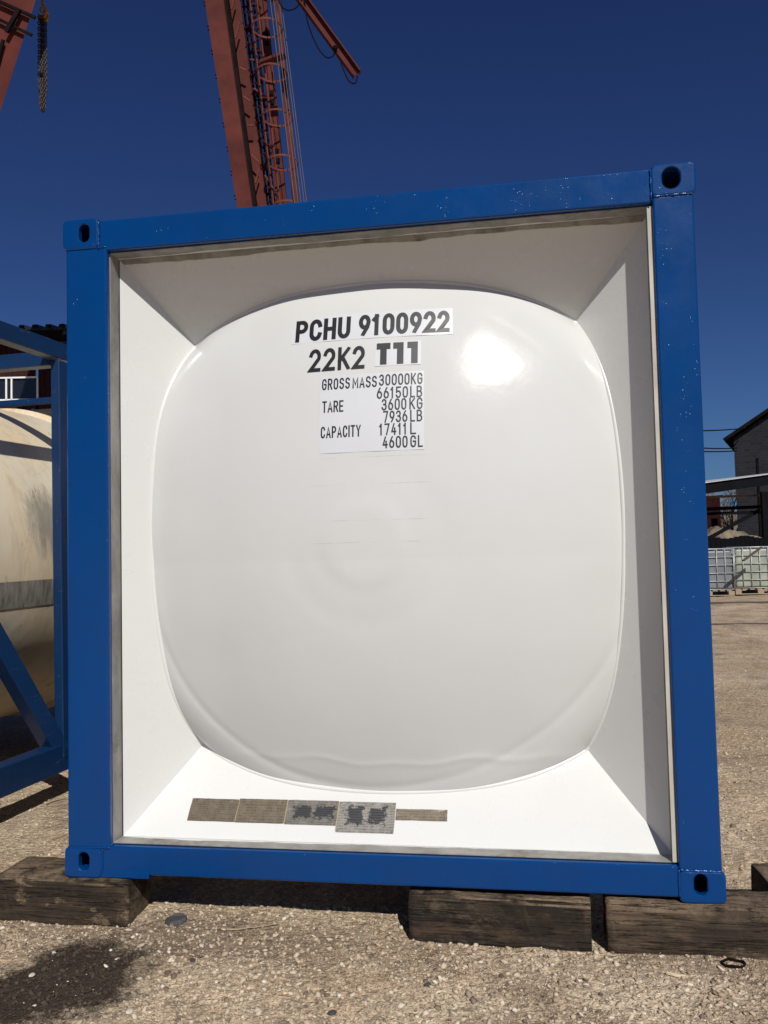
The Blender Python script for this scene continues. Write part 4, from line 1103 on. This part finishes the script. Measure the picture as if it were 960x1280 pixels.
# flange along the right edge of the leg
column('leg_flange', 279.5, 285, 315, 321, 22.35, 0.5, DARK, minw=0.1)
column('channel_column', 287, 300, 322, 333, 22.6, 0.25)
column('channel_column', 322, 333, 345.5, 359, 22.9, 0.18)
column('side_column', 343.5, 348.5, 366, 373.5, 23.2, 0.2, minw=0.1)
def lp(u0_, u1_, D, z): return lean(u0_, 0, u1_, 258, D, z)+cinv
# lacing between the columns
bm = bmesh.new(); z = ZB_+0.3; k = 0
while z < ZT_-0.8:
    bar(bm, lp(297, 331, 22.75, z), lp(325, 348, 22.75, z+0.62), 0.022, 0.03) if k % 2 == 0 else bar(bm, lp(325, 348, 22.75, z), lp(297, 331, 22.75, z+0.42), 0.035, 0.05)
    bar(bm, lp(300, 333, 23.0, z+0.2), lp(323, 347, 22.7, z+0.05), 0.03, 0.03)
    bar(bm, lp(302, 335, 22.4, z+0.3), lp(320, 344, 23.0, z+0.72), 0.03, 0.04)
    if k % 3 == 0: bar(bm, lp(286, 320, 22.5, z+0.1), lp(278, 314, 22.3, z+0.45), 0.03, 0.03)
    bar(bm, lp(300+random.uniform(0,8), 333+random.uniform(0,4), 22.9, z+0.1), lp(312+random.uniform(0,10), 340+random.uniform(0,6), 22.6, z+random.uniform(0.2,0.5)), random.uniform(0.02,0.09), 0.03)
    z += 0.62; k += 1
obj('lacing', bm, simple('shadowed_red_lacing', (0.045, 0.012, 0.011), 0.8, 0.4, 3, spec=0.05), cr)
bm = bmesh.new(); z = ZB_+0.5; random.seed(3)
while z < ZT_-0.8:
    bar(bm, lp(288, 323, 22.3, z), lp(296, 331, 22.3, z+random.uniform(-0.4, 0.5)), 0.03, 0.04)
    if random.random() < 0.6: bar(bm, lp(303, 336, 22.3, z+0.2), lp(322, 346, 22.3, z+random.uniform(-0.3, 0.4)), 0.04, 0.03)
    z += 0.75
obj('bracket', bm, REDL, cr)
bm = bmesh.new()
for (a, b, D) in ((304, 335, 22.9), (309, 339, 22.95), (317, 343.5, 22.9)):
    tube(bm, [lp(a, b, D, ZB_), lp(a, b, D, ZT_)], 0.035, 5)
obj('service_pipe', bm, DARK, cr)
# slots in the right channel
bm = bmesh.new(); z = ZB_+1.0; k = 0
while z < ZT_-1:
    for s in (0, 0.24):
        bar(bm, lp(326, 350, 22.87, z+s), lp(331, 355.5, 22.87, z+s), 0.03, 0.12)
    z += 1.55
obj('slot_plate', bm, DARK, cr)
# vertical pipes / ladder stiles
bm = bmesh.new()
for (a, b) in ((312, 342), (321, 350)):
    bar(bm, lp(a, b, 22.1, ZB_), lp(a, b, 22.1, ZT_), 0.045, 0.03)
z = ZB_+0.2
while z < ZT_: tube(bm, [lp(312, 342, 22.1, z), lp(321, 350, 22.1, z)], 0.012, 4); z += 0.3
lad = obj('ladder', bm, REDL, cr)
hoopz = [at(350, v, 22).z for v in (42, 98, 154, 209)]
dz = (hoopz[0]-hoopz[-1])/3; z = hoopz[-1]-8*dz if hoopz[-1]-8*dz > 0 else hoopz[-1]-6*dz
ucl, ucr = (312, 342), (347, 378)
while z < ZT_:
    if z > cz0+2.2:
        bm = bmesh.new(); pts = []
        A0, B0 = lp(312, 342, 22.1, z), lp(321, 350, 22.1, z)
        c = (lp(330, 360, 21.75, z)); rad = (lp(349, 380, 21.75, z)-lp(311, 342, 21.75, z)).length/2
        for q in range(19):
            a = math.radians(180-10-q*18.5*0.97); pts.append(c + RGT*rad*math.cos(a)*1.0 + Vector((-math.sin(YAW), math.cos(YAW), 0))*(-rad*math.sin(a)*0.9) + Vector((0,0,0.04*math.sin(a))))
        for q in range(len(pts)-1): bar(bm, pts[q], pts[q+1], 0.012, 0.05)
        obj('cage_hoop', bm, REDL, lad)
    z += dz
bm = bmesh.new()
for a_, b_, D in ((345, 377, 21.6), (338, 369, 21.35), (349, 381, 21.75), (342, 373.5, 21.4), (351.5, 384, 21.9)):
    tube(bm, [lp(a_, b_, D, cz0+2.2), lp(a_, b_, D, ZT_)], 0.009, 4)
obj('cage_bar', bm, simple('dull_cage_bar', (0.13, 0.11, 0.12), 0.7, 0.2, 5, spec=0.1), lad)
# small platform bracket
bm = bmesh.new(); bar(bm, lp(318, 346, 22.0, hoopz[0]-0.75), lp(349, 378, 21.9, hoopz[0]-0.60), 0.25, 0.07); obj('ladder_bracket', bm, RED, cr)
bm = bmesh.new(); bar(bm, lp(336, 366, 22.0, hoopz[0]+1.0), lp(352, 383, 21.9, hoopz[0]+1.05), 0.3, 0.25)
obj('ladder_bracket', bm, RED, cr)
# bolts down the left edge of the leg
bm = bmesh.new()
for k in range(26):
    z = ZB_+0.6+k*0.62
    for s in (0, 0.09): 
        p = lp(255, 296, 22.1, z+s); bmesh.ops.create_cone(bm, cap_ends=True, segments=6, radius1=0.018, radius2=0.018, depth=0.045, matrix=Matrix.Translation(p) @ Matrix.Rotation(math.pi/2, 4, 'Y'))
obj('bolt', bm, DARK, cr); bpy.data.objects['bolt']['kind'] = 'stuff'
# second leg at the far left
bm = bmesh.new()
tA, tB = at(44, 2, 21), at(-2, 146, 21); dd = (tB-tA); low = tA+dd*((cz0+0.1-tA.z)/dd.z); hi_ = tA+dd*((ZT_-tA.z)/dd.z)
sd = RGT*(-0.42); bk2 = (tA-CAM).normalized()*0.6
for (wd_, p) in ((0.45, low), (0.95, hi_)):
    pass
vv = []
for p, wd_ in ((low, 0.45), (hi_, 1.0)):
    vv += [bm.verts.new(q+cinv) for q in (p-RGT*wd_, p, p+bk2, p-RGT*wd_+bk2)]
for f in ((3,2,1,0),(4,5,6,7),(0,1,5,4),(1,2,6,5),(2,3,7,6),(3,0,4,7)): bm.faces.new([vv[i] for i in f])
obj('box_girder_leg', bm, RED, cr)
bm = bmesh.new(); c1, c2 = at(46, 10, 20.95), at(-12, -14, 20.95); c1, c2 = at(44, 22, 20.9), at(-10, -2, 20.9)
bar(bm, c1+cinv, c2+cinv, 0.06, 0.07); c3, c4 = at(40, 44, 20.9), at(-10, 20, 20.9); bar(bm, c3+cinv, c4+cinv, 0.05, 0.06)
bar(bm, at(24, 12, 20.85)+cinv, at(8, 40, 20.85)+cinv, 0.08, 0.10); bar(bm, at(4, 50, 20.9)+cinv, at(-4, 80, 20.9)+cinv, 0.05, 0.08)
obj('leg_flange', bm, DARK, cr)
# jib stub at upper right
bm = bmesh.new(); j0, j1 = at(332, -64, 21.5), at(446, 93, 21.5); dj = (j1-j0).normalized(); nj = dj.cross(FWD).normalized()
bar(bm, j0+cinv+nj*0.10, j1+cinv+nj*0.10, 0.24, 0.03, up=nj); bar(bm, j0+cinv-nj*0.10, j1+cinv-nj*0.10, 0.24, 0.03, up=nj); bar(bm, j0+cinv, j1+cinv, 0.03, 0.20, up=nj)
obj('jib_beam', bm, RED, cr)
def drape(pts, r=0.018):
    P_ = [at(*p)+cinv for p in pts]; out = []
    for i in range(len(P_)-1):
        p0 = P_[max(i-1, 0)]; p1 = P_[i]; p2 = P_[i+1]; p3 = P_[min(i+2, len(P_)-1)]
        for s in range(6):
            t_ = s/6; out.append(0.5*((2*p1)+(-p0+p2)*t_+(2*p0-5*p1+4*p2-p3)*t_*t_+(-p0+3*p1-3*p2+p3)*t_**3))
    out.append(P_[-1]); bm = bmesh.new(); tube(bm, out, r, 5); obj('hanging_cable', bm, CABLE, cr)
D_ = 21.4
drape([(346, -20, D_), (349, 2, D_), (357, 12, D_), (368, 11, D_), (375, 3, D_), (379, -10, D_)])
drape([(380, -8, D_), (384, 25, D_), (395, 55, D_), (407, 71, D_), (416, 70, D_), (420, 60, D_)])
drape([(422, 64, D_), (428, 84, D_), (436, 101, D_), (444, 104, D_), (447, 95, D_)])
bm = bmesh.new(); p = at(419, 60, 21.35)+cinv; bmesh.ops.create_uvsphere(bm, u_segments=8, v_segments=6, radius=0.07, matrix=Matrix.Translation(p)); obj('cable_clamp', bm, DARK, cr)
# head girder out of frame that the legs carry
hl = Vector((hi_.x, hi_.y, 0)); 
bm = bmesh.new(); bar(bm, Vector((-18, 17.6, ZT_+0.5))+cinv, Vector((6, 18.6, ZT_+0.5))+cinv, 1.0, 1.2); obj('head_girder', bm, RED, cr)

# chain sling and hook
cp = at(53, 20, 22); ch = empty('chain_sling', (cp.x, cp.y, cp.z)); tag(ch, 'dark four strand chain sling hanging from a yellow hook at upper left', 'chain sling')
bm = bmesh.new(); top = 0.0
lenS = (at(53, 20, 22)-at(55, 146, 22)).length
random.seed(2)
for s in range(6):
    ox, oy = (-0.08+0.032*s), (0.03 if s % 2 else -0.03); L_ = lenS*(0.93 if s < 1 else 1.0)-0.02*s; n = int(L_/0.075)
    for k in range(n):
        z = -0.05-k*0.075; tw = (k % 2)*math.pi/2+0.5+0.2*s; pts = []
        for q in range(8):
            a = 2*math.pi*q/8; xx, zz = 0.026*math.cos(a), 0.050*math.sin(a)
            pts.append((ox*(1 if k < n-6 else 0.6)+xx*math.cos(tw), oy+xx*math.sin(tw), z+zz))
        tube(bm, pts, 0.013, 4, closed=True)
obj('chain', bm, CHAINM, ch, smooth=True)
bm = bmesh.new()
hp = [(0, 0, 0.55), (0, 0, 0.32), (0.02, 0, 0.24), (0.10, 0, 0.16), (0.12, 0, 0.05), (0.06, 0, -0.05), (-0.03, 0, -0.06), (-0.09, 0, 0.0), (-0.10, 0, 0.07)]
tube(bm, hp, [0.035, 0.04, 0.045, 0.05, 0.05, 0.05, 0.045, 0.035, 0.015], 8)
for q, (ox, oz, rr) in enumerate(((0.10, -0.06, 0.075), (-0.04, -0.05, 0.07), (-0.03, 0.18, 0.07))):
    tube(bm, [(ox+rr*0.8*math.cos(a*math.pi/6), 0.02*q, oz+rr*math.sin(a*math.pi/6)) for a in range(12)], 0.026, 6, closed=True)
obj('hook', bm, YEL, ch, smooth=True)
bm = bmesh.new()
for s in (-0.05, 0.05): tube(bm, [(s, 0, 0.45), (s, 0, ZT_-cp.z)], 0.012, 5)
obj('hoist_rope', bm, DARK, ch)
